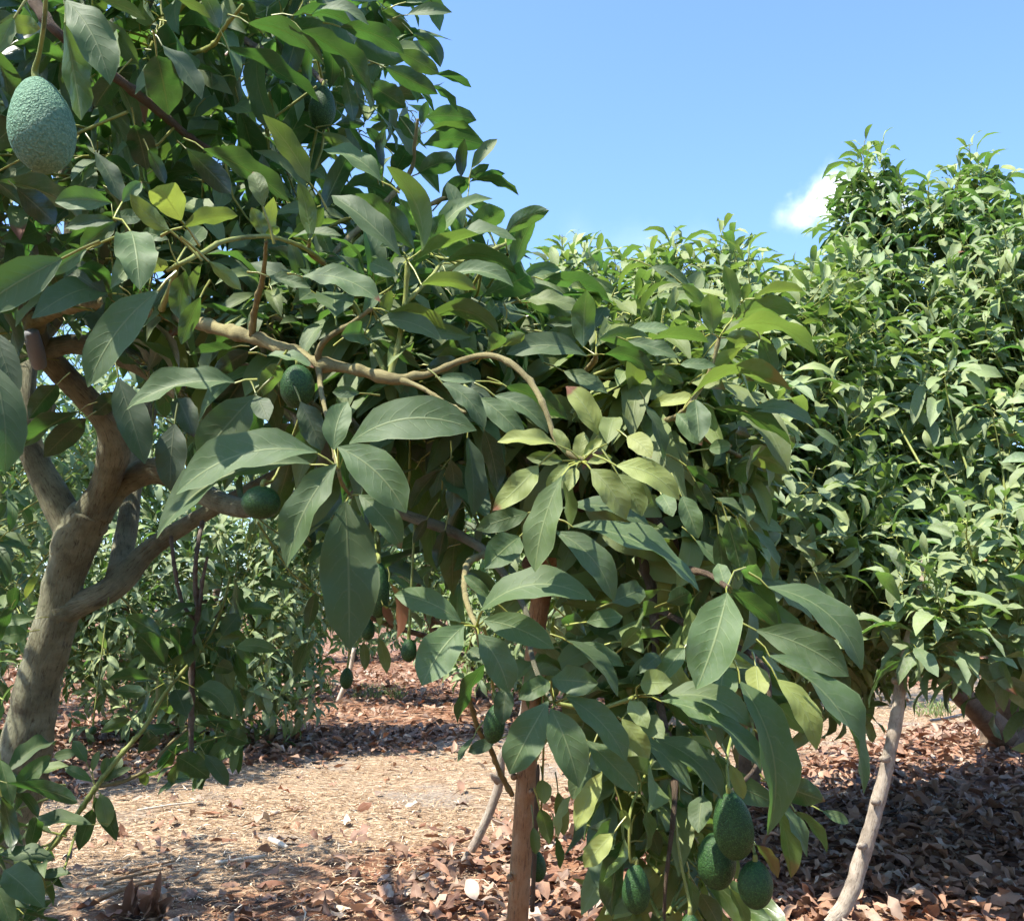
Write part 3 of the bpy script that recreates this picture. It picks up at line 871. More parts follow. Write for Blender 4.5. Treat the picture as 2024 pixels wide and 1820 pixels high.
for nm, mt, sp in (
        ('twig', M_YOUNG, [(498, 662, 1.84, 16), (505, 610, 1.8, 13), (518, 555, 1.74, 12), (524, 510, 1.66, 9), (526, 478, 1.6, 8)]),
        ('twig', M_YOUNG, [(632, 722, 1.72, 15), (632, 690, 1.7, 14), (652, 665, 1.68, 13), (690, 642, 1.68, 10), (735, 610, 1.68, 8)]),
        ('twig', M_YOUNG, [(630, 724, 1.72, 13), (634, 770, 1.62, 11), (645, 820, 1.5, 9), (657, 880, 1.42, 8), (668, 926, 1.36, 9), (676, 955, 1.37, 8), (692, 978, 1.4, 8)]),
        ('twig', M_YOUNG, [(962, 1094, 1.9, 15), (925, 1112, 1.72, 13), (918, 1165, 1.56, 12), (930, 1212, 1.48, 11), (942, 1240, 1.45, 10), (950, 1290, 1.46, 8)]),
        ('twig', M_TWIG, [(315, 620, 2.2, 14), (332, 580, 1.8, 12), (350, 528, 1.44, 10)]),
        ('twig', M_TWIG, [(330, 535, 1.44, 8), (360, 520, 1.43, 10), (400, 500, 1.46, 11), (440, 478, 1.5, 10), (500, 468, 1.55, 10), (545, 470, 1.6, 9), (600, 490, 1.68, 9), (640, 520, 1.75, 9), (700, 600, 1.8, 10), (760, 735, 1.7, 12)]),
        ('twig', M_YOUNG, [(780, 748, 1.66, 14), (830, 765, 1.64, 10), (880, 795, 1.6, 8), (920, 815, 1.56, 6)]),
        ('twig', M_TWIG, [(770, 745, 1.67, 14), (785, 690, 1.68, 12), (800, 600, 1.7, 11), (805, 520, 1.7, 10)]),
        ('twig', M_TWIG, [(800, 600, 1.7, 10), (850, 550, 1.73, 9), (872, 520, 1.75, 8)]),
        ('twig', M_TWIG, [(872, 540, 1.76, 9), (940, 510, 1.82, 9), (1000, 482, 1.85, 8)]),
        ('twig', M_YOUNG, [(640, 520, 1.75, 12), (612, 500, 1.72, 10), (612, 475, 1.7, 8)]),
        ('branch', M_BARK_DARK, [(1040, 1120, 2.3, 22), (1120, 1020, 2.2, 22), (1200, 985, 2.1, 22), (1270, 1005, 2.05, 22), (1325, 1060, 2.0, 20), (1345, 1115, 1.98, 18), (1400, 1135, 1.7, 12), (1437, 1160, 1.5, 11)]),
        ('branch', M_BARK_DARK, [(1230, 990, 2.1, 22), (1255, 1060, 2.08, 22), (1280, 1130, 2.04, 24), (1292, 1200, 2.02, 20), (1296, 1290, 1.98, 17), (1305, 1390, 1.9, 15), (1330, 1490, 1.82, 13), (1334, 1560, 1.76, 13), (1328, 1640, 1.72, 10), (1316, 1740, 1.7, 8), (1312, 1840, 1.7, 6)]),
        ('branch', M_BARK_DARK, [(1292, 1200, 2.02, 16), (1340, 1225, 1.95, 14), (1400, 1260, 1.9, 13), (1480, 1290, 1.85, 12), (1520, 1350, 1.8, 10), (1500, 1500, 1.75, 9), (1440, 1570, 1.62, 8)]),
        ('branch', M_YOUNG, [(1050, 770, 2.7, 16), (1120, 760, 2.3, 14), (1170, 720, 1.9, 12), (1178, 702, 1.8, 10)]),
        ('branch', M_YOUNG, [(1240, 820, 2.5, 14), (1300, 830, 2.0, 12), (1348, 815, 1.76, 10), (1400, 740, 1.8, 9), (1422, 668, 1.8, 9)]),
        ('branch', M_YOUNG, [(1330, 825, 1.9, 12), (1400, 870, 1.95, 10), (1464, 902, 2.0, 9)]),
        ('twig', M_TWIG, [(1100, 1390, 1.5, 9), (1180, 1400, 1.5, 8), (1260, 1375, 1.5, 9)]),
        ('branch', M_BARK_DARK, [(40, -40, 1.9, 24), (100, 50, 1.85, 22), (160, 100, 1.9, 20), (250, 170, 2.0, 20), (320, 225, 2.1, 18), (380, 275, 2.2, 14), (460, 320, 2.2, 10)]),
        ('branch', M_TWIG, [(160, 470, 2.9, 26), (190, 360, 2.6, 24), (215, 270, 2.5, 22), (260, 170, 2.4, 18), (320, 70, 2.3, 18), (370, 0, 2.2, 16), (400, -60, 2.2, 14)]),
        ('branch', M_TWIG, [(370, 110, 2.1, 10), (420, 90, 2.0, 10), (440, 60, 1.95, 9), (480, 10, 1.9, 8)]),
        ('branch', M_TWIG_DRY, [(450, 60, 2.9, 12), (520, 100, 2.7, 12), (570, 125, 2.55, 11), (605, 130, 2.5, 11), (640, 165, 2.42, 10)]),
        ('twig', M_YOUNG, [(640, 520, 2.1, 12), (730, 430, 2.2, 12), (790, 370, 2.25, 10), (815, 330, 2.25, 9), (820, 280, 2.22, 8), (826, 235, 2.2, 6)]),
        ('twig', M_YOUNG, [(790, 430, 2.2, 10), (860, 400, 2.2, 9), (905, 375, 2.2, 8), (928, 352, 2.2, 6)]),
        ('hanging_twig', M_TWIG_DRY, [(400, 1030, 3.5, 9), (388, 1100, 3.4, 9), (386, 1160, 3.4, 10), (390, 1225, 3.4, 11), (381, 1300, 3.4, 12), (378, 1400, 3.4, 12), (378, 1495, 3.4, 9)]),
        ('hanging_twig', M_TWIG_DRY, [(338, 1060, 3.45, 8), (345, 1120, 3.4, 8), (360, 1190, 3.4, 8), (386, 1225, 3.4, 9)]),
        ('hanging_twig', M_TWIG_DRY, [(392, 1225, 3.4, 8), (400, 1150, 3.4, 8), (410, 1100, 3.4, 6)]),
        ('low_branch', M_TWIG, [(-30, 1770, 3.4, 16), (40, 1710, 3.3, 12), (95, 1680, 3.2, 11), (150, 1612, 3.2, 11), (190, 1555, 3.2, 10), (240, 1490, 3.25, 10), (285, 1438, 3.3, 9), (330, 1365, 3.35, 8), (400, 1280, 3.4, 7), (432, 1220, 3.4, 6), (455, 1140, 3.45, 5)]),
        ('low_branch', M_YOUNG, [(190, 1553, 3.2, 8), (240, 1545, 3.25, 8), (290, 1520, 3.3, 8), (335, 1470, 3.35, 6), (370, 1440, 3.38, 5)]),
        ('twig', M_YOUNG, [(925, 1370, 2.0, 10), (945, 1440, 2.1, 11), (972, 1485, 2.2, 11), (990, 1530, 2.3, 11), (1012, 1570, 2.36, 12)])):
    limb(nm, sp, mt, near, K1, seg=10, per=7, rough=0.12, lump=40, nodes=True)
# wood beyond the picture that carries the top of the crown
for rows in ([(-1.7, 3.5, 2.6, .045), (-2.1, 3.3, 3.3, .04), (-2.4, 3.0, 4.0, .03), (-2.5, 2.8, 4.7, .015)],
             [(-1.7, 3.7, 2.2, .045), (-2.6, 3.6, 2.8, .04), (-3.4, 3.5, 3.3, .03), (-4.1, 3.4, 3.9, .015)],
             [(-1.5, 3.3, 2.9, .04), (-1.2, 2.6, 3.6, .03), (-0.9, 2.0, 4.2, .015)],
             [(-1.4, 3.6, 3.2, .04), (-1.0, 4.0, 4.0, .03), (-0.7, 4.2, 4.7, .015)],
             [(-1.6, 3.8, 2.6, .04), (-2.2, 4.7, 3.3, .03), (-2.6, 5.4, 3.9, .015)]):
    world_limb('limb', rows, M_BARK, near, K1, seg=8)
# grey sealed pruning cut on the S-shaped limb
limb('sealed_cut', [(62, 655, 3.06, 30), (70, 690, 3.09, 34), (78, 722, 3.14, 30)], M_PAINT, near, K1, seg=10)

# ------------------------------------------------------------------ props under the limbs
PK = 'props'
pole = limb('prop_pole', [(972, 2400, 2.52, 54), (1005, 2000, 2.48, 50), (1022, 1820, 2.45, 46), (1030, 1700, 2.43, 45), (1036, 1600, 2.42, 43), (1044, 1480, 2.40, 42), (1056, 1300, 2.36, 41), (1066, 1200, 2.34, 41), (1088, 1115, 2.31, 44), (1118, 1040, 2.28, 44), (1150, 965, 2.25, 44), (1172, 920, 2.23, 42)],
            M_POLE, None, PK, seg=16, rough=0.07, per=8, lump=9)
tag(pole, 'thick tan wooden pole with dark cracks propping up the limb above the hanging avocados', 'prop')
# knots, split strip and a broken stub on the pole
for (kx, ky, kd, kr) in ((1008, 1735, 2.40, 7), (1016, 1535, 2.38, 8), (1050, 1565, 2.38, 7)):
    c = P(kx, ky, kd)
    r = kr / FPX * kd
    v, q, u = tube(np.array([c + np.array([0, .012, 0]), c, c + np.array([0, -.010, 0.002]), c + np.array([0, -.013, .003])]), [r, r, r * .75, r * .3], 8, 0.2)
    link('knot', mesh_np('knot', v - np.array(pole.location), q, u, None, M_POLE), pole)
v, q, u = tube(smooth_path([P(1052, 1800, 2.40), P(1056, 1700, 2.385), P(1060, 1600, 2.375), P(1064, 1510, 2.37)], 6), [0.006] * 18 + [0.003], 6, 0.3)
link('split_strip', mesh_np('split_strip', v - np.array(pole.location), q, u, None, M_BARK_DARK), pole)

crook = limb('crooked_prop', [(1600, 1850, 4.78, 50), (1645, 1820, 4.8, 48), (1681, 1765, 4.82, 44), (1702, 1700, 4.85, 45), (1720, 1640, 4.86, 42), (1742, 1560, 4.88, 39), (1760, 1480, 4.9, 37), (1773, 1410, 4.92, 36), (1780, 1350, 4.94, 34), (1793, 1290, 4.95, 32), (1806, 1235, 4.96, 30), (1822, 1170, 5.0, 27), (1830, 1100, 5.05, 24)],
             M_GREY, None, PK, seg=18, rough=0.16, per=8, lump=12, slim=0.70)
tag(crook, 'pale crooked branch standing curved on the leaf litter, holding up the sunlit tree', 'prop')
for (kx, ky, kd) in ((1700, 1672, 4.80), (1745, 1500, 4.84), (1768, 1345, 4.90), (1727, 1585, 4.83)):
    c = P(kx, ky, kd)
    v, q, u = tube(np.array([c + np.array([.03, .03, 0]), c, c + np.array([-.012, -.008, .008])]), [.020, .017, .009], 8, 0.3)
    link('side_stub', mesh_np('side_stub', v - np.array(crook.location), q, u, None, M_GREY), crook)

small = limb('crooked_prop', [(905, 1722, 5.95, 16), (925, 1690, 5.95, 19), (950, 1645, 5.95, 19), (975, 1585, 5.95, 18), (988, 1540, 5.95, 20), (990, 1500, 5.95, 18), (1002, 1470, 5.95, 15), (1025, 1430, 6.0, 13), (1040, 1370, 6.0, 11)],
             M_GREY, None, PK, seg=12, rough=0.18, per=8, lump=12)
tag(small, 'thin grey twisted stick leaning behind the tan prop pole', 'prop')
v, q, u = tube(np.array([P(985, 1545, 5.9), P(975, 1535, 5.88), P(970, 1528, 5.86)]), [.02, .018, .006], 8, .3)
link('side_stub', mesh_np('side_stub', v - np.array(small.location), q, u, None, M_GREY), small)
far_prop = limb('crooked_prop', [(1512, 1470, 10.6, 11), (1526, 1420, 10.6, 13), (1535, 1385, 10.6, 15), (1545, 1330, 10.6, 12), (1555, 1270, 10.6, 10)], M_GREY, None, PK, seg=8, per=5)
tag(far_prop, 'short grey forked stick standing far off on sunlit mulch beside the drooping long leaves', 'prop')
far_prop2 = limb('crooked_prop', [(668, 1386, 15.8, 10), (680, 1358, 15.8, 11), (692, 1325, 15.8, 10), (700, 1280, 15.8, 9)], M_PALE_STICK, None, PK, seg=8, per=5)
tag(far_prop2, 'distant pale stick slanting up behind the small low hanging avocado', 'prop')

# ------------------------------------------------------------------ the leaves of the near tree that stand out singly
FRAMES = {'A': (0, 0, 3.0), 'B': (468.5, 0, 3.0), 'C': (1349, 234, 3.0), 'E': (0, 527, 3.0), 'F': (527, 527, 3.0), 'G': (1054, 527, 3.0),
          'H': (0, 1113, 2.573), 'I': (585.6, 1113, 2.573), 'J': (1054, 1113, 2.573), 'K': (1464, 1113, 2.573)}
NODES = [(105, -25, 1.10), (225, 432, 1.40), (350, 520, 1.43), (525, 475, 1.60), (612, 480, 1.70), (805, 515, 1.70), (872, 520, 1.75), (1000, 482, 1.85),
         (670, 927, 1.36), (692, 978, 1.40), (1150, 912, 1.50), (942, 1240, 1.45), (1096, 1388, 1.46), (1437, 1160, 1.50), (1260, 1375, 1.50),
         (1422, 668, 1.80), (1178, 702, 1.80), (1348, 815, 1.76), (1464, 902, 2.0), (820, 275, 2.22), (928, 352, 2.2), (190, 1555, 3.2), (735, 610, 1.68),
         (285, 1438, 3.3), (340, 1340, 3.35)]
TRACE = """
A 1.15
u 385 0 655 505 230 d=1.1 s=.06
l 385 130 480 715 170 d=1.14 y=.3 s=-.05
u 82 108 -20 320 105 y=.2 d=1.1
l 930 330 1000 685 235 d=1.5 v=.5
u 960 270 1195 590 110 d=1.55 v=.7
u 665 1205 325 1200 150 s=.05
u 725 1200 840 1080 90
u 680 1285 850 1290 90
u 680 1310 385 1355 85 v=.8
u 690 1310 480 1480 130
u 775 1370 830 1720 230 d=1.34
l 1075 1310 930 1105 190 y=.9
l 1010 1370 770 1150 110 y=.75 s=-.08
l 1080 1350 1410 1280 105 y=.6 s=.05
u 1100 1470 1205 1345 115 y=.2
u 1000 1420 850 1380 90
l 985 1545 900 1620 80 y=.9
l 1100 1605 1060 1890 140 y=.25
l 1200 1560 1150 1780 62 y=.4
l 1240 1550 1430 1720 92 y=.7
u 370 1530 -150 1850 250 d=1.05 v=.8
u 515 1480 280 1625 105 d=1.3
l 1840 1090 1558 680 130 y=.45 d=1.65
u 1560 1230 1500 1020 110 y=.35
l 1570 1400 1490 1230 95 y=.5
l 1590 1400 1622 1170 90 y=.8
l 1575 1405 1655 1350 60 y=.5
l 1205 885 1720 1200 140 d=1.9 y=.1
l 600 0 865 120 70 y=.3 d=1.6
l 1340 280 1890 605 105 d=2.0 v=.7
l 1840 1420 1770 1075 100 y=.4 d=1.68
l 1830 1420 1920 1230 90 y=.3
l 0 130 240 170 110 d=1.5 y=.6
l 1060 0 1250 110 60 y=.4 d=1.7
l 1300 170 1200 -60 110 d=1.8 y=.2
l 700 440 560 640 130 d=2 v=.7
l 800 740 870 1010 170 d=2 v=.45
u 560 900 720 1200 110 d=1.8 v=.6
l 1100 880 1370 1150 140 d=2 v=.5
l 100 1120 330 1330 160 d=1.9 v=.45
l 880 890 980 1090 80 d=1.9 v=.9
l 1640 230 1720 520 100 d=2.3 v=.8
B 1.75
l 65 140 520 390 120 d=1.7 v=.9 s=.08
l 330 95 690 150 80 v=.8 s=.1
u 440 90 780 150 62 s=.06
l 610 160 990 320 130 v=.85 s=.05
l 380 185 805 605 120 s=.07 v=.8 d=1.7
l 950 300 1200 440 110 y=.15 d=2
l 880 400 1190 560 130 d=2.05 v=.9
l 780 500 1000 640 150 d=2.05 v=.7
l 1040 200 1205 400 100 s=.15 d=2.1
u 1010 90 1275 75 75 d=2.1
u 1000 15 1150 -10 50 d=2.1
l 1165 440 1390 520 50 d=2.1
l 1160 510 1310 665 52 d=2.1
l 1120 700 1420 715 120 d=2.2 s=.06
l 1130 780 1435 810 60 d=2.2 s=.06 y=.2
l 1100 865 1480 870 125 d=2.25 s=.06
l 1075 1030 1300 960 135 d=2.2 s=.07
l 1330 1050 1350 825 75 v=.3 d=2.15
u 1390 1000 1545 825 80 y=.2 d=2.2
l 1370 1060 1495 975 60 d=2.2
l 1380 1080 1590 1030 50 d=2.22
l 1420 1065 1670 1160 62 d=2.2 y=.3 s=.06
l 1210 1195 1370 1060 120 d=2.2 v=.7
u 1340 1360 1245 1080 95 d=2.0
l 1360 1200 1520 1260 55 d=2.1
l 960 690 1050 830 90 d=2.25 v=.6
l 1090 740 1130 600 60 d=2.25
l 870 1000 880 750 60 d=2.3 v=.6
l 870 860 765 760 60 d=2.35
l 800 1010 660 750 40 d=2.3 v=.5
l 580 740 760 735 70 d=2.3
l 500 790 710 915 90 d=2.25 y=.4
l 640 460 690 720 90 d=2.2 v=.7
l 930 1040 1010 900 120 d=2.2 v=.7
u 860 1080 500 890 110 d=1.72 s=.05
l 1095 1490 885 985 125 y=.45 d=1.7 s=.05
u 970 1520 560 1160 150 d=1.66 s=-.05
l 1050 1480 700 1150 150 d=1.8 y=.15
l 990 1500 970 1210 140 d=1.85
l 1120 1480 1225 1270 120 d=1.9 y=.1
l 1380 1370 1580 1245 150 d=1.9 y=.2
l 1590 1390 1850 1250 120 d=1.9 y=.2 s=.07
l 1640 1600 1770 1280 110 d=1.95 y=.1
u 1230 1460 1655 1425 75 s=.08 d=1.8
l 1050 1550 1435 1390 88 y=.4 s=-.05 d=1.75
l 1235 1550 1660 1630 105 y=.25 s=.12 d=1.78
u 1240 1640 1640 1700 100 s=.09 d=1.72
u 960 1640 790 1560 110 d=1.64
u 385 1640 850 1790 140 s=.09 d=1.62
u 190 1640 440 1710 80 d=1.68
u 380 1700 80 1560 100 v=.7 d=1.8
l 1090 1690 1420 1720 100 y=.5 s=.08 r=.08 d=1.66
u 1690 1640 1920 1600 85 d=1.95 s=.08
l 600 1310 300 1420 60 y=.35 d=1.75
l 470 1330 560 1520 80 d=1.8
u 330 1410 620 1400 40 d=1.7
F 1.7
u 405 300 395 152 230
u 580 400 440 410 150 v=.8
u 490 400 650 300 90
l 720 270 1060 370 78 y=.6 s=.05
u 650 320 1040 440 115 s=.06 y=.15
l 690 350 820 470 90 y=.3
l 960 290 1380 410 115 y=.35 s=.14
l 690 290 740 140 75 y=.5
l 1480 175 1810 290 165 y=.15 s=.08 d=1.9
l 1640 80 2030 195 115 y=.1 s=.07 d=1.95
l 1880 480 1900 140 150 y=.2 d=1.82
u 1900 530 1420 520 140 v=.6 s=.06 d=1.78
u 1660 390 1860 430 95 d=1.85
u 1650 340 1850 330 70 d=1.9
l 620 440 920 610 68 v=.9
l 940 610 1150 575 110 v=.9
l 1310 500 1400 410 100 y=.3
l 1390 470 1530 400 85 y=.6
u 490 1050 1245 970 245 d=1.36 s=.10
u 420 1070 828 1460 255 d=1.33 s=.08
u 415 1170 120 1785 215 d=1.31 s=-.05
u 465 1390 490 2270 345 d=1.38 v=.7
u 540 1350 800 1670 165 d=1.42 v=.85 s=.05
u 400 1090 480 800 165 d=1.38 s=-.06
u 550 750 390 745 75 d=1.5
u 1240 680 1020 665 68 d=1.6
u 1040 690 1292 960 115 d=1.52 s=.08
u 1090 685 1345 795 85 v=.35 d=1.6
u 1260 780 1530 1035 140 d=1.55 s=.04
u 1350 765 1670 990 118 d=1.57 s=.05
l 1420 710 1785 905 130 v=.9 d=1.65
u 1965 1000 1775 710 150 y=0.85 r=.16 s=.06 d=1.52
u 1730 1060 1368 1040 95 y=0.95 s=-.08 d=1.46
u 1755 1150 1540 1130 90 y=.35 d=1.47
u 1610 1180 1340 1445 150 y=0.65 r=.1 s=-.05 d=1.44
u 1550 1460 1240 1560 130 d=1.46
u 1750 1240 1592 1810 195 d=1.4 y=.15 v=.9 s=-.04
l 1762 1260 1790 1560 78 y=.6 r=.06
u 1800 1130 1700 960 80 y=.7 d=1.5
u 1850 1150 1880 980 90 y=.75 d=1.52
u 1790 1170 1660 1330 90 y=.6 d=1.47
u 1830 1190 1790 1330 90 y=.75 d=1.46
u 1880 1120 1990 1020 70 y=.8 d=1.5
u 1900 1160 2050 1130 60 y=.8 d=1.48
u 1500 1600 1290 1790 195 v=.75 d=1.5
u 1190 1010 1225 1480 130 v=.5 d=1.75
l 1290 970 1370 1340 125 v=.7 d=1.8
l 1090 1140 1090 1490 110 v=.6 y=.2 d=1.85
l 1040 1200 850 1440 90 v=.6 d=1.9
l 1000 1000 1060 1180 120 v=.5 y=.3 d=2
l 950 1500 870 1640 60 v=.6 d=1.9
l 1060 1560 1010 1790 90 v=.6 d=1.9
u 200 800 330 1090 160 v=.5 d=1.6
E 1.4
u 1880 1100 1045 1350 235 d=1.34 s=.10
u 1840 1170 930 1612 200 d=1.36 s=.06
u 940 140 520 715 225 d=1.2 s=-.05
u 1400 690 750 850 150 d=1.4 s=.05
u -40 380 100 790 160 v=.35 d=1.0
u -60 560 25 1230 240 v=.7 d=.85 s=.04
u 700 660 860 1170 195 v=.2 d=1.7
u 1035 930 1010 1330 180 v=.2 d=1.72
u 1050 780 1150 1010 150 v=.25 d=1.9
u 1510 760 1175 1150 255 v=.6 d=1.5
u 1520 765 1590 915 120 v=.6 d=1.42
l 1650 580 1560 765 130 y=.3 d=1.5
u 1580 530 1860 600 60 d=1.5
l 340 700 170 905 140 y=.1 v=.6 d=2.2
l 470 860 40 1150 120 v=.6 d=2.2
l 510 900 260 1130 150 v=.6 d=2.25
l 720 750 550 880 120 v=.6 d=2.3
l 1190 180 1075 462 108 y=.2
l 1380 480 1130 525 60 v=.6 d=1.8
l 1480 500 1260 650 110 v=.55 d=1.9
u 560 270 760 480 220 v=.2 d=2.4
u 400 20 640 180 180 v=.25 d=2.2
G 1.8
u 440 1050 480 893 140 y=.55 d=1.47
u 555 1010 700 1135 125 y=1.00 d=1.46 s=.08
u 490 1180 868 1385 145 y=0.75 d=1.44 s=.10
u 340 1200 550 1500 175 y=0.65 d=1.43 s=.05
u 500 1230 645 1480 145 y=.4 d=1.46 s=.06
u 600 1250 690 1410 80 y=0.80 d=1.5
u 760 1350 830 1482 110 d=1.55
u 880 1360 978 1612 138 d=1.6
u 150 1440 700 1555 88 v=.6 d=1.55 s=.07
u 230 1540 985 1926 150 d=1.48 s=.06
u 130 1570 478 1985 170 d=1.43 s=.07
u 960 790 985 1035 150 d=1.7
u 850 870 1000 1060 130 d=1.75
l 930 775 1535 740 90 y=.45 r=.28 s=.10 d=1.75
l 700 600 890 690 105 y=.2
u 870 580 1085 590 68
l 1000 640 1230 480 88 y=.7 s=-.05
u 1000 545 1125 420 120
l 1120 400 1685 530 105 y=.5 s=.14 d=1.74
l 1140 420 1350 430 90 y=.55
l 1350 430 1430 645 108 y=.2
l 1180 310 1580 285 115 y=.35 s=.08
l 1060 400 1040 160 130 y=.4 r=.08
l 1190 290 1130 -10 90 y=.5
l 1310 190 1605 150 68 y=.6 s=.06
l 1245 200 1280 100 62 y=.5
u 700 0 920 100 80 d=1.9
l 880 100 1030 240 80 y=.4 d=1.88
u 540 385 815 370 68 d=1.85
u 560 440 860 540 88
l 390 430 735 520 130 y=.15 s=.12
l 420 520 710 630 95 s=.07
u 180 620 442 752 100 y=.1
l 700 430 1040 450 80 y=.3 s=.06
u 360 370 430 240 100 d=1.95
u 1270 860 1665 945 88 s=.06 y=.1
l 1070 840 1525 1055 95 y=.25 s=.06
u 1660 960 1812 1065 50 y=.1 d=2.0
l 1200 985 1290 1010 90 y=.2
u 1040 1080 1180 1060 90
l 1250 1120 1525 1235 140 y=.6 s=.1
l 1090 1330 1500 1300 90 y=.6 d=2.1 s=.05
u 665 820 770 1145 78 v=.8
l 905 1180 1100 1310 75 y=.1
l 960 1270 1060 1450 100 y=.1 v=.9
u 1080 1370 1310 1505 60 d=1.9
l 1100 1350 1420 1490 95 y=.5 d=2.0
u 1170 1460 1485 1570 90 y=.2 d=2.0
l 1150 1500 1230 1800 150 y=.1 d=1.7
l 1100 1580 1120 1880 110 y=.1 d=1.75
l 1200 1480 1380 1640 100 y=.4 d=1.9
u 1300 1560 1462 1778 52 d=1.8
u 960 1620 1150 1830 80 d=1.8
l 1240 1600 1300 1850 90 y=.2 d=1.8
J 1.6
u 985 150 830 640 265 d=1.42 s=.04
u 1190 120 1672 542 145 d=1.45 s=.10
u 1130 340 1605 575 195 d=1.43 y=.1 s=.06
u 1200 470 1680 1172 135 d=1.4 s=.08
u 1240 590 1440 950 120 y=0.63 d=1.5 s=.06
u 1130 520 1150 690 120 y=0.88 d=1.55
u 975 510 940 760 180 d=1.5
u 1050 600 1190 1382 195 d=1.44 s=.06
u 640 690 1112 838 120 d=1.42 y=.15 s=.08
u 650 700 1160 1056 125 d=1.46 s=.05
u 610 890 962 1200 130 d=1.45 s=.05
u 500 850 812 1162 105 d=1.5 v=.8
u 170 680 475 1012 145 d=1.42 s=.07
u 90 740 232 1140 195 d=1.38 s=.03
u 270 900 530 1160 140 d=1.46 v=.75
u 350 1060 215 1360 108 y=0.93 d=1.5
u 280 1000 200 1200 110 d=1.52 y=.1
u 1000 1020 1070 1200 75 y=0.78 d=1.5
u 410 1370 258 1545 108 y=0.88 d=1.6
u 545 610 708 610 135 y=.45 d=1.44
u 490 700 582 840 100 y=.5 d=1.42
u 560 780 665 892 108 y=.35 d=1.43
u 450 790 590 992 110 y=0.58 d=1.45
u 90 590 330 610 150 v=.75 d=1.42
u 170 390 430 680 75 v=.55 d=1.5
u 200 410 462 525 88
u 270 300 455 270 95
l 160 270 270 370 100 v=.9
l 450 430 540 330 80 y=.4
l 480 400 682 370 48 y=.3
u 400 200 562 130 130 v=.7 d=1.7
l 680 200 800 150 100 v=.7 d=1.7
u 770 430 640 600 100
l 1240 1130 1485 1210 150 y=.15 d=1.55
u 1230 1200 1392 1492 70 v=.8 d=1.55
l 1330 1260 1492 1470 60 y=.3 d=1.57
l 1230 1220 1310 1600 92 y=.5 r=.22 d=1.58
u 1470 1260 1605 1320 58 d=1.6
l 1130 1430 1245 1600 60 y=.3 r=.9 d=1.66
u 860 1180 840 1370 122 v=.5 d=1.6
l 1210 930 1345 1070 90 y=.2 d=1.6
l 500 1370 400 1795 118 v=.8 d=1.75
l 790 1600 805 1790 55 y=.3 d=1.7
l 850 1680 950 1850 100 y=.2 d=1.72
l 1000 1650 1090 1850 62 y=.4 d=1.7
l 590 1340 640 1490 80 y=.2 d=1.75
l 545 1170 570 1465 48 y=.3 d=1.7
l 450 1250 480 1355 50 y=.7 d=1.65
l 1000 150 1250 330 90 y=.1 d=1.52
l 1010 130 1180 300 80 y=.2 d=1.56
l 1430 560 1560 830 90 y=.2 d=1.55
u 980 130 940 0 90 d=1.55
l 1080 20 1160 110 90 y=.1 d=1.6
l 740 1200 750 1440 80 v=.7 d=1.8
u 640 470 540 560 90 v=.7 d=1.6
l 930 980 990 1130 70 v=.8 d=1.6
I 1.5
u 1280 700 1085 1072 195 d=1.4
u 855 315 640 622 205 d=1.42 s=-.05
u 840 300 498 160 128 d=1.43 s=.04
u 940 240 1522 190 155 d=1.42 s=.10
u 950 290 1312 435 148 d=1.44 s=.06
u 925 360 1082 660 165 d=1.4 s=.06
u 990 180 852 62 70 d=1.5
l 960 510 820 815 78 v=.8 d=1.55
u 875 440 960 510 80 v=.8
u 1010 905 873 960 70 v=.8 d=2.0
u 900 890 820 1010 34 v=.8 d=2.0
l 1240 1250 1290 1430 80 y=.3 d=2.0
u 1250 1100 1262 1225 80 y=0.93 d=2.0
u 1330 1160 1360 1385 80 y=0.88 d=2.0
u 1205 1340 1218 1480 58 y=.3 d=2.1
u 1320 1390 1342 1555 44 y=.2 d=2.0
u 1400 1180 1330 1400 50 y=0.88 d=1.9
u 1290 600 1130 690 110 v=.8 d=1.5
u 1070 620 1050 820 110 v=.5 d=1.7
l 100 150 60 330 70 v=.8 d=2.6
l 60 400 0 580 60 v=.8 d=2.6
l 470 90 510 385 60 y=.3 r=.95 d=1.75
l 440 210 490 320 50 y=.3 r=.95 d=1.78
l 340 400 350 545 55 y=.3 d=2.6
l 420 380 460 560 60 y=.5 d=2.6
H 3.3
l 820 370 640 265 92 y=.1
l 850 530 703 360 130
l 910 470 905 325 110
u 1130 370 1215 260 100 y=.1
u 1200 430 1405 450 75 s=.08
l 1100 520 1190 545 80 y=.1
l 810 600 545 595 62
l 750 660 580 650 70
u 1000 640 1182 780 130 v=.8 s=.1
u 890 640 950 780 110 v=.6
l 660 790 508 862 62 y=.3
l 850 735 892 765 55 y=.3
l 800 880 700 965 90
l 1150 870 1265 915 90
l 900 980 1065 1092 120 v=.8
u 1040 970 1160 1132 82 v=.7
l 720 1060 742 1132 50 y=.6
u 400 960 270 985 55 y=.1
u 440 1010 370 900 62
u 470 1060 505 950 36 y=.3
u 530 1080 545 980 48 y=.2
u 530 1110 615 980 88 y=.1
u 540 1110 672 1040 40 y=.2
u 470 1110 330 1040 60
u 510 1170 545 1342 92 y=.35
l 480 1190 592 1412 90 y=.1 v=.8
l 470 1250 400 1462 92 y=.15
u 470 1330 130 1330 72 v=.7 d=3.0
u 80 1130 350 1030 52 y=.2 d=2.8
u 60 1180 262 970 100 d=2.7
u 0 1000 60 1230 85 d=2.6
u 0 1480 282 1510 80 v=.8 d=2.6
u 20 1560 225 1750 160 d=2.4 v=.9
u -20 1640 60 1850 100 d=2.4
u 190 1600 365 1580 50 v=.8 d=2.7
l 180 1595 325 1650 30 v=.5 d=2.7
u 950 380 1080 200 100 d=3.4
l 1230 130 1150 230 70 d=3.5 y=.1
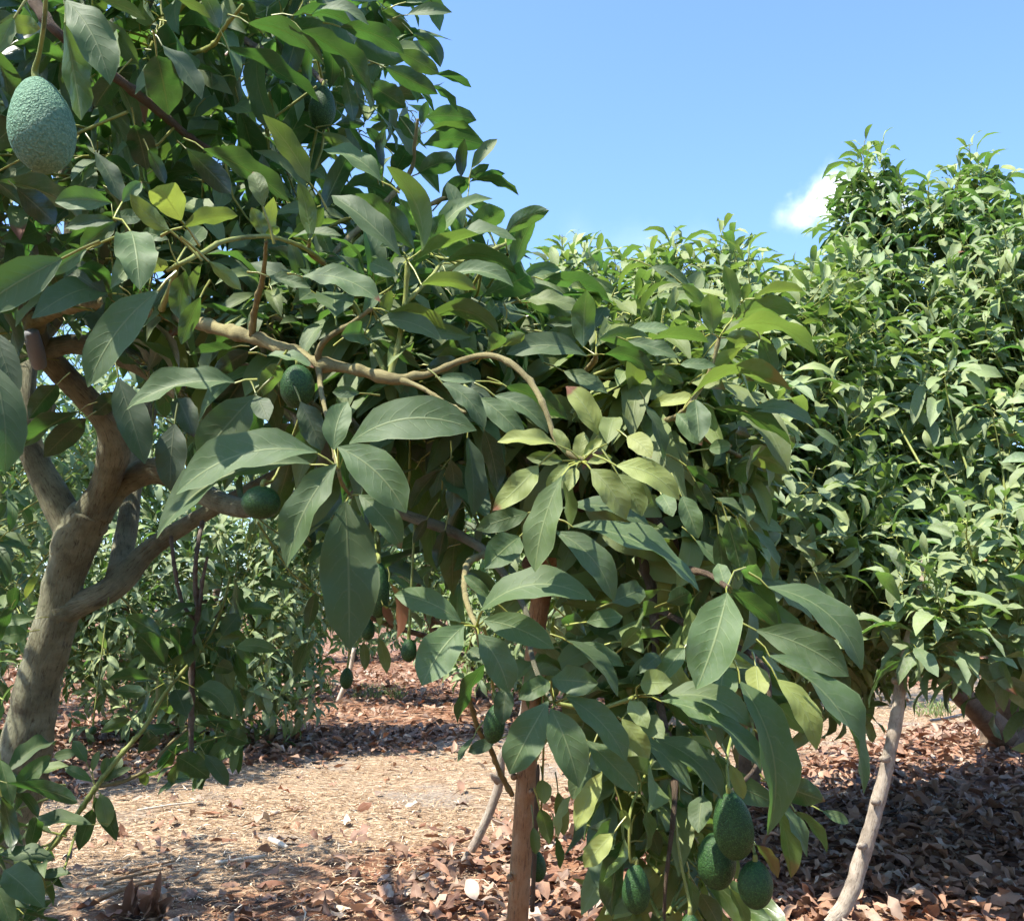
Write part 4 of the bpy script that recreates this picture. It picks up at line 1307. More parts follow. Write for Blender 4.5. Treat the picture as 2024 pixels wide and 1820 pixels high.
l 1210 240 1400 240 70 d=3.5 s=.05
l 1380 130 1330 70 60 d=3.5
u 1500 120 1360 100 50 d=3.5
l 1620 150 1560 330 60 d=3.3
l 1600 390 1500 585 70 y=.1 d=3.3
l 80 120 60 240 70 d=3.3 v=.6
l 60 220 0 400 60 d=3.2 v=.5
u 180 280 0 300 60 d=3.5
u 140 350 0 380 90 d=3.5
l 200 60 130 180 40 y=.7 r=.5 d=3.5
K 1.6
u 400 100 470 270 80 d=3.0
u 550 290 520 440 60 d=3.0
"""
trunk_px = NODES
hero = Leaves()
hb, hc, hn, hw, hbow, hside, htint, hpet = [], [], [], [], [], [], [], []
fr, dflt = None, 1.5
rr = random.Random(3)
for ln_ in TRACE.strip().splitlines():
    tk = ln_.split()
    if tk[0] in FRAMES:
        fr, dflt = FRAMES[tk[0]], float(tk[1])
        continue
    opt = dict(t.split('=') for t in tk[6:])
    ox, oy, sc_ = fr
    bx, by, tx, ty = (ox + float(tk[1]) / sc_, oy + float(tk[2]) / sc_, ox + float(tk[3]) / sc_, oy + float(tk[4]) / sc_)
    wpx = float(tk[5]) / sc_
    nd = min(NODES, key=lambda q: (q[0] - bx) ** 2 + (q[1] - by) ** 2)
    near_node = math.hypot(nd[0] - bx, nd[1] - by) < 62
    d0 = float(opt.get('d', dflt))
    if near_node and 'd' not in opt:
        d0 = nd[2] + rr.uniform(-0.03, 0.03)
    lpx = math.hypot(tx - bx, ty - by)
    wide = wpx / lpx
    lpx3 = max(lpx, wpx / 0.50)
    dd = math.sqrt(max(lpx3 ** 2 - lpx ** 2, 0)) / FPX * d0
    dd = max(dd, 0.16 * lpx / FPX * d0)
    down = (ty - by) / lpx
    upface = tk[0] == 'u'
    sgn = -1.0 if (down > -0.15) == upface else 1.0
    dd *= sgn * (0.6 + 0.4 * min(1, abs(down) + 0.3))
    base, tip_ = P(bx, by, d0), P(tx, ty, max(d0 + dd, 0.7))
    ch = tip_ - base
    L3 = np.linalg.norm(ch)
    t = ch / L3
    midp = (base + tip_) / 2
    view = unit(CAM - midp)
    n0 = unit(view - t * (view @ t))
    w3 = wpx / FPX * d0
    wt = max(w3 * 1.02, L3 * 0.36)
    roll = math.acos(min(1.0, w3 / wt))
    bb = np.cross(t, n0)
    cand = [n0 * math.cos(roll) + bb * math.sin(roll) * s for s in (1, -1)]
    if not upface:
        cand = [-c for c in cand]
    nrm = max(cand, key=lambda c: c[2])
    # sideways curve as it is seen: upwards for a flat-lying leaf, sideways for a hanging one
    s_ = float(opt.get('s', 0.0))
    latx, laty = -(ty - by) / lpx, (tx - bx) / lpx
    if abs(laty) > abs(latx):
        if laty > 0: latx, laty = -latx, -laty
    elif latx < 0:
        latx, laty = -latx, -laty
    lat3 = RT * latx - UP * laty
    bvec = np.cross(nrm, t)
    hb.append(base); hc.append(ch); hn.append(nrm); hw.append(wt)
    hside.append(s_ * float(np.sign(bvec @ lat3) or 1) * max(0.25, abs(float(bvec @ lat3))))
    hbow.append(float(opt.get('b', 0.04 + 0.09 * rr.random())) + abs(s_) * abs(float(nrm @ lat3)) * float(np.sign(nrm @ lat3) or 1))
    htint.append((float(opt.get('y', 0.05)), float(opt.get('v', 1.0)) * rr.uniform(0.9, 1.12), float(opt.get('r', 0.0)), 0.0))  # v: mostly shade put into blade colour; y: young yellow, also backlit glow
    if near_node:
        hpet.append(P(nd[0], nd[1], nd[2]))
    else:
        hpet.append(base - t * rr.uniform(0.025, 0.045) + np.array([0, 0.01, 0.0]))
# more young leaves of the pale rosette in the middle
nh = len(hb)
htint = np.array(htint)
burn = rng.random(nh) < 0.13
htint[:, 2] = np.where((htint[:, 2] == 0) & burn, rng.uniform(0.03, 0.10, nh), htint[:, 2])
htint[:, 1] = (0.35 + 0.65 * htint[:, 1]) * rng.uniform(0.78, 1.15, nh)      # narrows the shade painted into blades; the crown above casts its own
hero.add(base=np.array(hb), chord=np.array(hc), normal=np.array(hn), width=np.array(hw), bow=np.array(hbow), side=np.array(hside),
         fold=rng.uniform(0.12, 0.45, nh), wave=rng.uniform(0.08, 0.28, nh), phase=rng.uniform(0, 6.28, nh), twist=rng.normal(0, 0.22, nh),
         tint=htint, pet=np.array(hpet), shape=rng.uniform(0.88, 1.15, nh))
HERO = hero.pack()


# ------------------------------------------------------------------ the rest of the near tree's leaves
rs = np.random.default_rng(21)
fill_pos, fill_axis, fill_size, fill_yel = [], [], [], []


def zone(poly, dlo, dhi, count, size=(0.16, 0.22), lean=(0.2, 0.0, 0.5)):
    poly = np.array(poly, float)
    lo, hi = poly.min(0), poly.max(0)
    got = 0
    while got < count:
        x = rs.uniform(lo[0], hi[0], 200); y = rs.uniform(lo[1], hi[1], 200)
        ok = in_poly(x, y, poly)
        x, y = x[ok][:count - got], y[ok][:count - got]
        for a, b in zip(x, y):
            d = rs.uniform(dlo, dhi)
            fill_pos.append(P(a, b, d))
            fill_axis.append(np.array(lean) + rs.normal(0, 0.45, 3))
            fill_size.append(rs.uniform(*size))
            fill_yel.append(0.09 + 0.16 * min(1.0, max(0.0, (a - 1000) / 250.0)))  # yellower to the right: sunlit brightness put into the leaf colour
        got += len(x)


zone([(-80, -80), (560, -80), (560, 90), (500, 250), (420, 300), (-80, 330)], 2.1, 4.4, 76)
zone([(500, -80), (830, -80), (850, 60), (860, 170), (700, 130), (560, 90)], 2.3, 3.2, 9)
zone([(640, 150), (780, 150), (860, 220), (720, 330), (560, 330), (500, 250)], 2.8, 3.8, 5)
zone([(-80, 250), (420, 270), (640, 330), (800, 430), (980, 480), (1000, 600), (500, 620), (100, 580), (-80, 560)], 2.1, 4.0, 84)
zone([(700, 380), (900, 420), (1060, 450), (1090, 540), (900, 620), (650, 560)], 2.1, 2.7, 11, size=(0.13, 0.17))
zone([(520, 520), (1060, 520), (1120, 620), (1100, 760), (900, 860), (640, 800), (520, 640)], 2.0, 3.0, 42, lean=(0.3, -0.3, 0.35))
zone([(1080, 560), (1250, 560), (1440, 620), (1540, 720), (1530, 860), (1490, 980), (1480, 1120), (1380, 1100), (1250, 960), (1120, 800)], 2.05, 2.9, 50, lean=(0.4, -0.4, 0.3))
zone([(700, 800), (1100, 800), (1250, 960), (1250, 1120), (1050, 1080), (900, 1010), (760, 930)], 2.5, 3.2, 22, lean=(0.1, -0.3, 0.1))
zone([(1080, 1180), (1260, 1160), (1430, 1190), (1480, 1330), (1420, 1480), (1300, 1500), (1150, 1430), (1090, 1300)], 1.9, 2.3, 16, lean=(0.2, -0.4, 0.0))
zone([(1200, 1500), (1420, 1520), (1500, 1640), (1440, 1800), (1250, 1800), (1180, 1640)], 1.8, 2.05, 11, size=(0.15, 0.19), lean=(0.1, -0.2, -0.7))
zone([(-60, 560), (480, 640), (600, 800), (560, 900), (380, 860), (250, 700), (-60, 640)], 2.9, 4.4, 30)
zone([(-60, 620), (60, 620), (40, 900), (80, 1100), (60, 1300), (-60, 1500)], 4.2, 5.2, 16)
zone([(560, 860), (800, 900), (900, 1100), (800, 1200), (640, 1180), (560, 1050)], 3.0, 3.8, 12)
zone([(330, 1200), (460, 1210), (490, 1330), (470, 1480), (380, 1560), (290, 1480), (250, 1350)], 3.35, 3.7, 15, size=(0.15, 0.19), lean=(0.1, -0.3, -0.1))
zone([(-60, 1480), (60, 1520), (140, 1680), (60, 1820), (-60, 1820)], 2.6, 3.2, 13, size=(0.15, 0.19))
zone([(500, 500), (760, 470), (1000, 520), (1060, 620), (960, 690), (800, 690), (640, 650), (540, 600)], 1.78, 2.1, 26, size=(0.12, 0.16), lean=(0.2, -0.4, 0.7))
zone([(1080, 590), (1240, 580), (1420, 620), (1500, 700), (1480, 860), (1380, 900), (1240, 860), (1140, 760)], 1.95, 2.25, 30, size=(0.14, 0.18), lean=(0.4, -0.5, 0.6))
zone([(1380, 900), (1500, 880), (1530, 1000), (1500, 1100), (1400, 1060)], 1.95, 2.25, 12, size=(0.14, 0.18), lean=(0.5, -0.4, 0.4))
zone([(-60, 900), (60, 950), (60, 1150), (30, 1400), (-60, 1420)], 4.6, 5.4, 10)
n_vis = len(fill_pos)
# the crown goes on above, behind and to the side of what the picture shows
cnt = 0
while cnt < 280:
    d = unit(rs.normal(0, 1, 3)); r_ = rs.uniform(0.45, 1.0) ** 0.6
    p = np.array([-2.7, 3.4, 3.55]) + d * np.array([2.7, 3.0, 1.55]) * r_
    x, y, dep = project(p)
    if dep > 0.05 and -60 < x < 2100 and -60 < y < 1900:
        continue
    if np.linalg.norm(p - CAM) < 1.2:
        continue
    fill_pos.append(p); fill_axis.append(d * 0.7 + np.array([0, 0, 0.6]) + rs.normal(0, 0.2, 3)); fill_size.append(rs.uniform(0.18, 0.23)); fill_yel.append(0.1)
    cnt += 1
fp, fa, fs = np.array(fill_pos), np.array(fill_axis), np.array(fill_size)
near_l = Leaves()
near_l.add(**shoots_to_leaves(fp, fa, fs, 11, rs, yellow=np.array(fill_yel), value=(0.7, 1.2), droop=0.6, span=0.15, tipchance=0.008, inc0=110, inc1=38))
NF = near_l.pack()
# keep single leaves from straying over the open sky, the trunk and the gaps under the crown
sil = [(-200, -200), (880, -200), (900, 40), (905, 120), (925, 170), (935, 235), (900, 290), (985, 330), (1010, 375), (1085, 415), (1060, 470), (1110, 540), (1200, 520), (1330, 520), (1480, 560), (1560, 560), (1600, 640), (1560, 760), (1600, 860),
       (1560, 1000), (1530, 1130), (1640, 1240), (1690, 1330), (1690, 1560), (1640, 1620), (1520, 1640), (1480, 2000), (1180, 2000), (1080, 1560), (1000, 1420), (900, 1300), (840, 1250), (640, 1230), (560, 1050), (380, 960), (330, 830), (240, 760), (100, 620), (60, 650), (40, 900), (100, 1100), (60, 1300), (20, 1450), (140, 1460), (240, 1330), (330, 1180), (480, 1180), (520, 1350), (480, 1560), (300, 1580), (180, 1620), (140, 1850), (-200, 2000)]
keep = np.ones(len(NF['base']), bool)
for f in (0.35, 0.7, 1.0):
    x, y, dep = project(NF['base'] + NF['chord'] * f)
    inview = (dep > 0.1) & (x > -10) & (x < 2034) & (y > -10) & (y < 1830)
    keep &= ~inview | in_poly(x, y, sil)
# and leave the fruits, the forked limbs and the long branch in sight
mx_, my_, md_ = project(NF['base'] + NF['chord'] * 0.5)
for (qx, qy, qd, qr) in ((82, 247, 1.15, 130), (637, 213, 2.4, 70), (607, 182, 2.5, 50), (588, 764, 1.8, 75), (516, 993, 1.75, 60), (612, 1062, 3.3, 50), (748, 1165, 1.8, 60), (685, 1340, 3.2, 80), (808, 1285, 1.95, 60), (727, 1243, 2.2, 50), (977, 1430, 1.75, 60),
                         (1449, 1632, 1.6, 90), (1416, 1700, 1.65, 85), (1493, 1748, 1.6, 75), (1257, 1756, 1.7, 75), (1062, 1712, 2.6, 50), (1364, 1830, 1.7, 50), (200, 950, 3.6, 110), (150, 780, 3.3, 80), (300, 940, 3.6, 80), (120, 1100, 3.7, 90), (90, 1300, 3.7, 100), (1030, 1640, 2.5, 70), (1060, 1230, 2.4, 50), (450, 655, 1.9, 45), (520, 675, 1.85, 45), (600, 708, 1.76, 45), (680, 726, 1.7, 45), (760, 747, 1.67, 45), (860, 735, 1.66, 40), (950, 705, 1.64, 40), (1030, 735, 1.6, 40), (1080, 815, 1.55, 40)):
    keep &= ~((np.hypot(mx_ - qx, my_ - qy) < qr) & (md_ < qd + 0.05) & (md_ > 0.1))
NF = take(NF, keep)
NEAR = {k: np.concatenate([HERO[k], NF[k]]) for k in HERO}
x, y, dep = project(fp + unit(fa) * 0.03)
ok = ~((dep > 0.1) & (x > -10) & (x < 2034) & (y > -10) & (y < 1830)) | in_poly(x, y, sil)
tv, tq, tu = twigs_for(fp[ok], fa[ok], K1, rs, maxlen=0.34, r0=0.0024, r1=0.0042)
nl = np.array(near.location)
tag(link('twigs', mesh_np('twigs', tv - nl, tq, tu, None, M_TWIG), near), kind='stuff')

# ------------------------------------------------------------------ the trees standing in the sun
TREES = []   # (empty, leaves, material, number shown singly, mesh density)


def lobe_px(x, y, d, rx, ry=None, rz=None):
    p = P(x, y, d)
    return (*p, rx, ry or rx, rz or rx)


def tree(name, label, base, lobes, shoots, size, mat, key, seed, rows, nleaf=11, single=0, dens=(3, 5), yellow=0.2, value=(0.8, 1.2), face=0.35, extra=None, bark=M_BARK_DARK, group=None, limit=None, droop=0.36):
    r2 = np.random.default_rng(seed)
    e = tag(empty(name, (base[0], base[1], float(gz(base[0], base[1])))), label, 'tree', group)
    for i, rw in enumerate(rows):
        world_limb('trunk' if i == 0 else 'limb', rw, bark, e, key, seg=12 if i == 0 else 8, rough=0.16)
    p, a = crown_shoots(lobes, shoots, r2, face)
    if limit is not None:
        x, y, dep = project(p + a * 0.05)
        ok = ~((dep > 0.1) & limit(x, y - 24, dep))
        p, a = p[ok], a[ok]
    if extra is not None:
        p = np.concatenate([p, extra[0]]); a = np.concatenate([a, extra[1]])
    s = r2.uniform(size[0], size[1], len(p))
    lv = shoots_to_leaves(p, a, s, nleaf, r2, yellow=yellow, value=value, droop=droop, span=0.19, inc0=110, inc1=36)
    L = Leaves(); L.add(**lv); L = L.pack()
    tv, tq, tu = twigs_for(p, a, key, r2, maxlen=0.6, r0=0.0035, r1=0.008)
    loc = np.array(e.location)
    tag(link('twigs', mesh_np('twigs', tv - loc, tq, tu, None, M_TWIG), e), kind='stuff')
    TREES.append((e, L, mat, single, dens))
    return e


def spires(rows):
    ps, ax = [], []
    for (x, y0, y1, d, k, spread) in rows:
        for i in range(k):
            f = i / max(k - 1, 1)
            ps.append(P(x + rs.normal(0, spread) * (0.25 + f), y0 + (y1 - y0) * f, d + rs.normal(0, 0.12)))
            ax.append(np.array([rs.normal(0, 0.25) , rs.normal(0, 0.25) - 0.15, 1.0]))
    return np.array(ps), np.array(ax)


mid_sky = [(980, 2000), (980, 540), (1040, 500), (1060, 445), (1160, 435), (1190, 480), (1250, 468), (1320, 445), (1400, 450), (1430, 425), (1480, 452), (1560, 505), (1600, 480), (1640, 450), (1700, 420), (2200, 420), (2200, 2000)]
right_sky = [(1500, 2000), (1500, 560), (1590, 490), (1640, 450), (1640, 375), (1665, 330), (1635, 290), (1680, 255), (1745, 255), (1790, 285), (1830, 310), (1850, 275), (1960, 262), (1985, 350), (2040, 370), (2300, 380), (2300, 2000)]

tree('avocado_tree', 'sunlit lower avocado tree between the near tree and the tall one', (1.5, 7.2),
     [lobe_px(1300, 720, 6.8, 1.0), lobe_px(1450, 690, 6.4, 0.85, 0.9, 0.75), lobe_px(1130, 660, 7.0, 0.7), lobe_px(1400, 960, 5.9, 1.0), lobe_px(1530, 1160, 6.4, 0.85), lobe_px(1220, 1020, 6.9, 0.95), lobe_px(1590, 900, 6.6, 0.8), lobe_px(1560, 650, 6.9, 0.55), lobe_px(1660, 640, 7.2, 0.5)],
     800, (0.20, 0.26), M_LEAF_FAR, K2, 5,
     [[(1.5, 7.2, 0.0, .10), (1.62, 7.2, 0.5, .09), (1.6, 7.1, 1.0, .085), (1.4, 7.0, 1.6, .07), (1.2, 6.9, 2.3, .05), (1.0, 6.8, 3.0, .03)],
      [(1.6, 7.1, 1.0, .07), (2.0, 6.8, 1.5, .055), (2.0, 6.4, 2.2, .04), (1.6, 6.4, 3.2, .02)],
      [(1.55, 7.1, 0.8, .06), (1.3, 6.5, 1.2, .045), (1.1, 6.0, 1.8, .03)],
      [(1.4, 7.0, 1.6, .05), (0.8, 7.0, 2.4, .035), (0.4, 7.0, 3.4, .02)]],
     single=300, dens=(3, 6), yellow=0.24, value=(0.85, 1.25),
     extra=spires([(1110, 470, 560, 6.6, 4, 12), (1440, 455, 540, 6.2, 5, 25), (1340, 470, 560, 6.4, 5, 35), (1210, 500, 570, 6.6, 4, 25)]),
     limit=lambda x, y, d: ~in_poly(x, y, mid_sky) | ((y > 1330 + 90 * np.sin(x * 0.021) * np.sin(x * .05 + 1)) & (x < 1660)))

tree('avocado_tree', 'tall sunlit avocado tree rising in leafy spires beside the white cloud', (4.75, 10.2),
     [lobe_px(1850, 660, 8.0, 1.35, 1.5, 1.12), lobe_px(1720, 470, 7.9, 0.34, 0.34, 0.45), lobe_px(1920, 470, 7.9, 0.40, 0.40, 0.5), lobe_px(1790, 900, 6.8, 1.15, 1.2, 1.0), lobe_px(1920, 1120, 5.5, 0.75, 0.8, 0.55),
      lobe_px(2100, 800, 7.4, 1.5), lobe_px(1660, 730, 7.3, 0.85, 0.9, 0.8), lobe_px(1690, 1180, 8.2, 1.0, 1.0, 0.75), lobe_px(2140, 1200, 5.6, 0.8), lobe_px(1960, 1000, 6.0, 0.7), lobe_px(2000, 620, 7.5, 1.0), lobe_px(1610, 590, 7.6, 0.45)],
     1080, (0.20, 0.26), M_LEAF_FAR, K3, 6,
     [[(4.72, 10.2, 0.0, .26), (4.75, 10.2, 0.35, .20), (4.7, 10.0, 0.8, .17), (4.5, 9.7, 1.4, .13), (4.2, 9.2, 2.2, .10), (3.8, 8.6, 3.2, .06), (3.5, 8.2, 4.2, .03)],
      [(4.7, 10.1, 0.3, .15), (4.2, 9.6, 0.62, .11), (3.7, 9.0, 0.95, .09), (3.2, 8.3, 1.35, .06), (2.8, 7.6, 1.9, .03)],
      [(4.5, 9.7, 1.4, .09), (4.2, 8.4, 1.8, .07), (3.8, 7.2, 2.2, .05), (3.4, 6.4, 2.6, .025)],
      [(4.7, 10.0, 0.8, .1), (4.4, 8.8, 1.1, .07), (3.8, 7.0, 1.35, .05), (3.1, 5.8, 1.5, .03), (2.4, 5.2, 1.55, .02)],
      [(4.2, 9.2, 2.2, .07), (4.5, 8.5, 3.0, .05), (4.4, 8.2, 3.9, .03)]],
     single=300, dens=(3, 6), yellow=0.17, value=(0.85, 1.25),
     extra=spires([(1712, 283, 520, 7.7, 13, 22), (1745, 288, 400, 7.7, 5, 10), (1690, 320, 420, 7.7, 4, 12), (1915, 290, 520, 7.7, 13, 22), (1940, 318, 430, 7.7, 5, 14), (1885, 330, 430, 7.7, 4, 12), (1990, 420, 520, 7.6, 6, 20), (1820, 395, 520, 7.7, 5, 20), (1865, 1165, 1205, 4.75, 3, 28), (1930, 1190, 1230, 4.9, 3, 28), (1790, 1140, 1160, 4.8, 2, 20), (1835, 1110, 1150, 4.85, 3, 30)]),
     limit=lambda x, y, d: ~in_poly(x, y, right_sky) | ((y > np.where(d < 5.8, 1310, 1395) + 70 * np.sin(x * 0.03) * np.sin(x * .071 + 1)) & (x < 2100)) | (np.hypot(x - 1800, y - 1380) < 45))

far_specs = [
    ('avocado_tree', 'low sunlit tree across the aisle, seen past the pale forked trunk', (-3.4, 11.4), [(-3.5, 11.2, 1.35, 1.5, 1.5, 1.25), (-4.6, 11.6, 2.2, 1.6, 1.5, 1.4), (-2.9, 10.9, 0.85, 1.0, 1.0, 0.75), (-3.2, 11.6, 2.8, 1.7, 1.5, 1.4), (-4.9, 11.6, 3.6, 1.6, 1.4, 1.3), (-2.2, 11.9, 3.0, 1.2, 1.2, 1.1)], 820, (0.20, 0.26), 160),
    ('avocado_tree', 'leafy tree at the edge of the view behind the forked trunk', (-6.0, 9.0), [(-5.9, 9.0, 1.6, 1.5, 1.5, 1.4), (-5.4, 8.9, 2.9, 1.9, 1.7, 1.4)], 300, (0.21, 0.27), 0),
    ('avocado_tree', 'distant bushy tree behind the tan prop pole', (1.0, 15.2), [(1.0, 15.0, 1.7, 2.0, 1.8, 1.6), (0.2, 14.6, 1.2, 1.1, 1.0, 1.0), (1.4, 15.2, 3.0, 1.8, 1.6, 1.2)], 440, (0.21, 0.27), 0),
    ('avocado_tree', 'distant dark skirted tree showing between the drooping long leaves and the pale crooked prop', (4.8, 17.5), [(4.7, 17.5, 1.9, 2.1, 1.9, 1.7), (3.8, 17.0, 1.6, 1.2, 1.2, 1.2)], 320, (0.21, 0.27), 0),
    ('avocado_tree', 'tree at the end of the aisle beyond the dark trunk', (10.5, 21.0), [(10.5, 21.0, 2.2, 2.3, 2.3, 2.0)], 240, (0.17, 0.22), 0),
    ('avocado_tree', 'second row tree beyond the low sunlit tree', (-5.2, 17.8), [(-5.2, 17.8, 2.3, 2.4, 2.0, 2.1), (-4.6, 17.2, 1.0, 1.5, 1.3, 0.85), (-3.6, 18.2, 2.6, 1.3, 1.2, 1.5)], 420, (0.19, 0.24), 0),
    ('avocado_tree', 'second row tree far behind the small low hanging avocado', (-0.4, 23.0), [(-0.2, 23.0, 2.3, 2.3, 2.0, 2.1), (-0.9, 22.4, 1.2, 1.5, 1.5, 1.0)], 300, (0.20, 0.26), 0),
    ('avocado_tree', 'second row tree hidden mostly behind the edge tree and trunk', (-9.4, 14.5), [(-9.0, 14.5, 2.4, 2.6, 2.2, 2.3)], 300, (0.19, 0.24), 0),
    ('avocado_tree', 'second row tree with raised crown over the gap of red litter', (-0.5, 17.4), [(-2.0, 16.8, 2.75, 1.9, 1.6, 1.45), (-1.0, 17.0, 3.0, 1.3, 1.2, 1.3)], 330, (0.22, 0.28), 0),
    ('avocado_tree', 'added neighbour of the near tree in the same row, outside the view', (-5.6, -0.4), [(-5.6, -0.4, 2.6, 2.1, 2.1, 1.8), (-5.4, -0.2, 1.4, 2.0, 2.0, 1.0)], 240, (0.24, 0.30), 0),  # this and following outside-view trees: added to shade near leaves and cut sky reflections
    ('avocado_tree', 'added tree of the row behind the photographer, outside the view', (1.2, -5.0), [(1.2, -5.0, 2.7, 2.4, 2.2, 2.0), (1.2, -4.9, 1.3, 2.2, 2.0, 1.0)], 280, (0.24, 0.30), 0),
    ('avocado_tree', 'added tree beside the photographer toward the open litter, outside the view', (5.6, -0.8), [(5.6, -0.8, 2.7, 2.3, 2.3, 2.0), (5.5, -0.7, 1.3, 2.1, 2.1, 1.0)], 280, (0.24, 0.30), 0),
    ('avocado_tree', 'added tree of the row behind the photographer near the forked trunk side, outside the view', (-3.4, -7.0), [(-3.4, -7.0, 2.7, 2.4, 2.2, 2.0)], 240, (0.24, 0.30), 0),
    ('avocado_tree', 'third row tree closing the view past the red litter', (-4.5, 30.0), [(-4.0, 30.0, 3.0, 4.2, 2.4, 3.0)], 420, (0.30, 0.38), 0),
    ('avocado_tree', 'third row tree farthest back behind the middle of the orchard', (4.0, 31.0), [(4.0, 31.0, 3.0, 4.6, 2.4, 3.1)], 420, (0.30, 0.38), 0),
    ('avocado_tree', 'third row tree farthest back at the open end of the aisle', (13.5, 33.0), [(13.0, 33.0, 3.0, 5.4, 2.4, 3.0)], 420, (0.30, 0.38), 0),
    ('avocado_tree', 'third row tree farthest back behind the forked trunk', (-12.0, 28.0), [(-12.0, 28.0, 3.0, 4.6, 2.4, 3.1)], 420, (0.30, 0.38), 0),
]
for i, (nm, lab, bs, lb, sh, sz, sg) in enumerate(far_specs):
    c = np.array(lb[0][:3])
    b0 = (bs[0], bs[1])
    r3 = random.Random(i)
    rows = [[(b0[0], b0[1], 0, .09), (b0[0] + r3.uniform(-.15, .15), b0[1], .5, .075), (0.5 * (c[0] + b0[0]), c[1], 1.1, .065), (c[0] + .2, c[1], c[2], .06), (c[0], c[1], c[2] + .7, .03)],
            [(b0[0], b0[1], .75, .05), (c[0] - .5, c[1] - .4, 1.5, .04), (c[0] - .9, c[1] - .6, c[2], .03)],
            [(b0[0], b0[1], .8, .05), (c[0] + .5, c[1] - .3, 1.6, .04), (c[0] + .9, c[1] - .5, c[2], .03)]]
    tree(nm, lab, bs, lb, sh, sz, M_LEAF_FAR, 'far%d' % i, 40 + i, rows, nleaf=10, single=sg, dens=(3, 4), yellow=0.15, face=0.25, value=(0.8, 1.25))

# ------------------------------------------------------------------ leaves to mesh: the ones that show largest are single parts
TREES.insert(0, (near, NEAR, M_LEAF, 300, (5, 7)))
W_, H_ = 337, 303
owner = np.full(W_ * H_, -1, np.int64)
allx, ally, alld, ids = [], [], [], []
off, starts = 0, []
for (e, L, mat, single, dens) in TREES:
    n = len(L['base']); starts.append(off)
    nn = unit(L['normal'] - unit(L['chord']) * np.sum(unit(L['chord']) * L['normal'], 1, keepdims=True))
    bq = np.cross(nn, unit(L['chord']))
    for f in np.linspace(0.1, 0.9, 7):
        for g in (-0.7, -0.35, 0, 0.35, 0.7):
            p = L['base'] + L['chord'] * f + nn * (L['bow'] * np.linalg.norm(L['chord'], axis=1) * 4 * f * (1 - f))[:, None] + bq * (g * 0.5 * L['width'] * math.sin(math.pi * f))[:, None]
            x, y, d = project(p)
            ok = (d > 0.2) & (x >= 0) & (x < 2022) & (y >= 0) & (y < 1818)
            allx.append(x[ok]); ally.append(y[ok]); alld.append(d[ok]); ids.append((np.arange(n) + off)[ok])
    off += n
ax_, ay_, ad_, ai_ = map(np.concatenate, (allx, ally, alld, ids))
o_ = np.argsort(-ad_)
owner[(ay_[o_] / 6).astype(int) * W_ + (ax_[o_] / 6).astype(int)] = ai_[o_]
score = np.bincount(owner[owner >= 0], minlength=off)
n_single = 0
for (e, L, mat, single, dens), st in zip(TREES, starts):
    n = len(L['base'])
    loc = np.array(e.location)
    sc = score[st:st + n]
    pick = np.argsort(-sc)[:single]
    pick = pick[sc[pick] > 0]
    mask = np.zeros(n, bool); mask[pick] = True
    fine = e is near
    # geometry of all single leaves at once, then cut into one mesh per leaf
    if len(pick):
        nu_, nv_ = (7, 13) if fine else (5, 7)
        S = take(L, pick)
        for j in range(len(pick)):
            one = take(S, slice(j, j + 1))
            o = one['base'][0].copy()
            v, q, u, tn = leaf_geometry(one, nu_, nv_, True, 0.0018 if fine else 0.0026)
            lf = link('leaf', mesh_np('leaf', v - o, q, u, tn, mat), e, o - loc)
            n_single += 1
    rest = take(L, ~mask)
    v, q, u, tn = leaf_geometry(rest, dens[0], dens[1], dens[1] > 4, 0.0016 if fine else 0.0025)
    tag(link('foliage', mesh_np('foliage', v - loc, q, u, tn, mat), e), kind='stuff')

# ------------------------------------------------------------------ avocados
def avocado(label, x, y, d, wpx, hpx, tilt=0.0, stem=None, mat=None, neck=0.75, group='avocados hanging from the trees'):
    """A pear-shaped fruit hung by its stem; (x, y) is the middle of the fruit."""
    c = P(x, y, d)
    hh, ww = hpx / FPX * d / 2, wpx / FPX * d / 2
    nr, ns = 26, 28
    ax = unit(UP * math.cos(tilt) + RT * math.sin(tilt) + FW * 0.05)
    e1 = unit(np.cross(ax, FW)); e2 = np.cross(ax, e1)
    sd = x * 0.37
    vs_, q, uv = [], [], []
    for i in range(nr + 1):
        th = math.pi * i / nr
        z = -math.cos(th)
        r = math.sin(th) * (1.0 - (1 - neck) * 0.5 * (1 + z) * (0.55 + 0.45 * z) )
        for k in range(ns):
            an = 2 * math.pi * k / ns
            p = e1 * (math.cos(an) * r * ww) + e2 * (math.sin(an) * r * ww) + ax * (z * hh)
            nz = noise.noise(Vector(p * 160) + Vector((sd, 0, 0))) * 0.010 + noise.noise(Vector(p * 40) + Vector((sd, 5, 0))) * 0.025
            vs_.append(p * (1 + nz)); uv.append((k / ns, i / nr))
    for i in range(nr):
        for k in range(ns):
            k2 = (k + 1) % ns
            q.append((i * ns + k, i * ns + k2, (i + 1) * ns + k2, (i + 1) * ns + k))
    o = tag(link('avocado', mesh_np('avocado', np.array(vs_), np.array(q), np.array(uv), None, mat or M_FRUIT), None, c), label, 'avocado', group)
    top = ax * hh
    rows = [(*(top - ax * 0.006), 0.0042), (*(top + ax * 0.008), 0.0036)]
    stem = stem or [(x + tilt * 40, y - hpx * 0.5 - 40, d)]
    for (sx, sy, sd2) in stem:
        rows.append((*(P(sx, sy, sd2) - c), 0.0026))
    s = smooth_path(rows, 5)
    v, qq, u = tube(s[:, :3], s[:, 3], 8, 0.1)
    link('stem', mesh_np('stem', v, qq, u, None, M_TWIG), o)
    return o


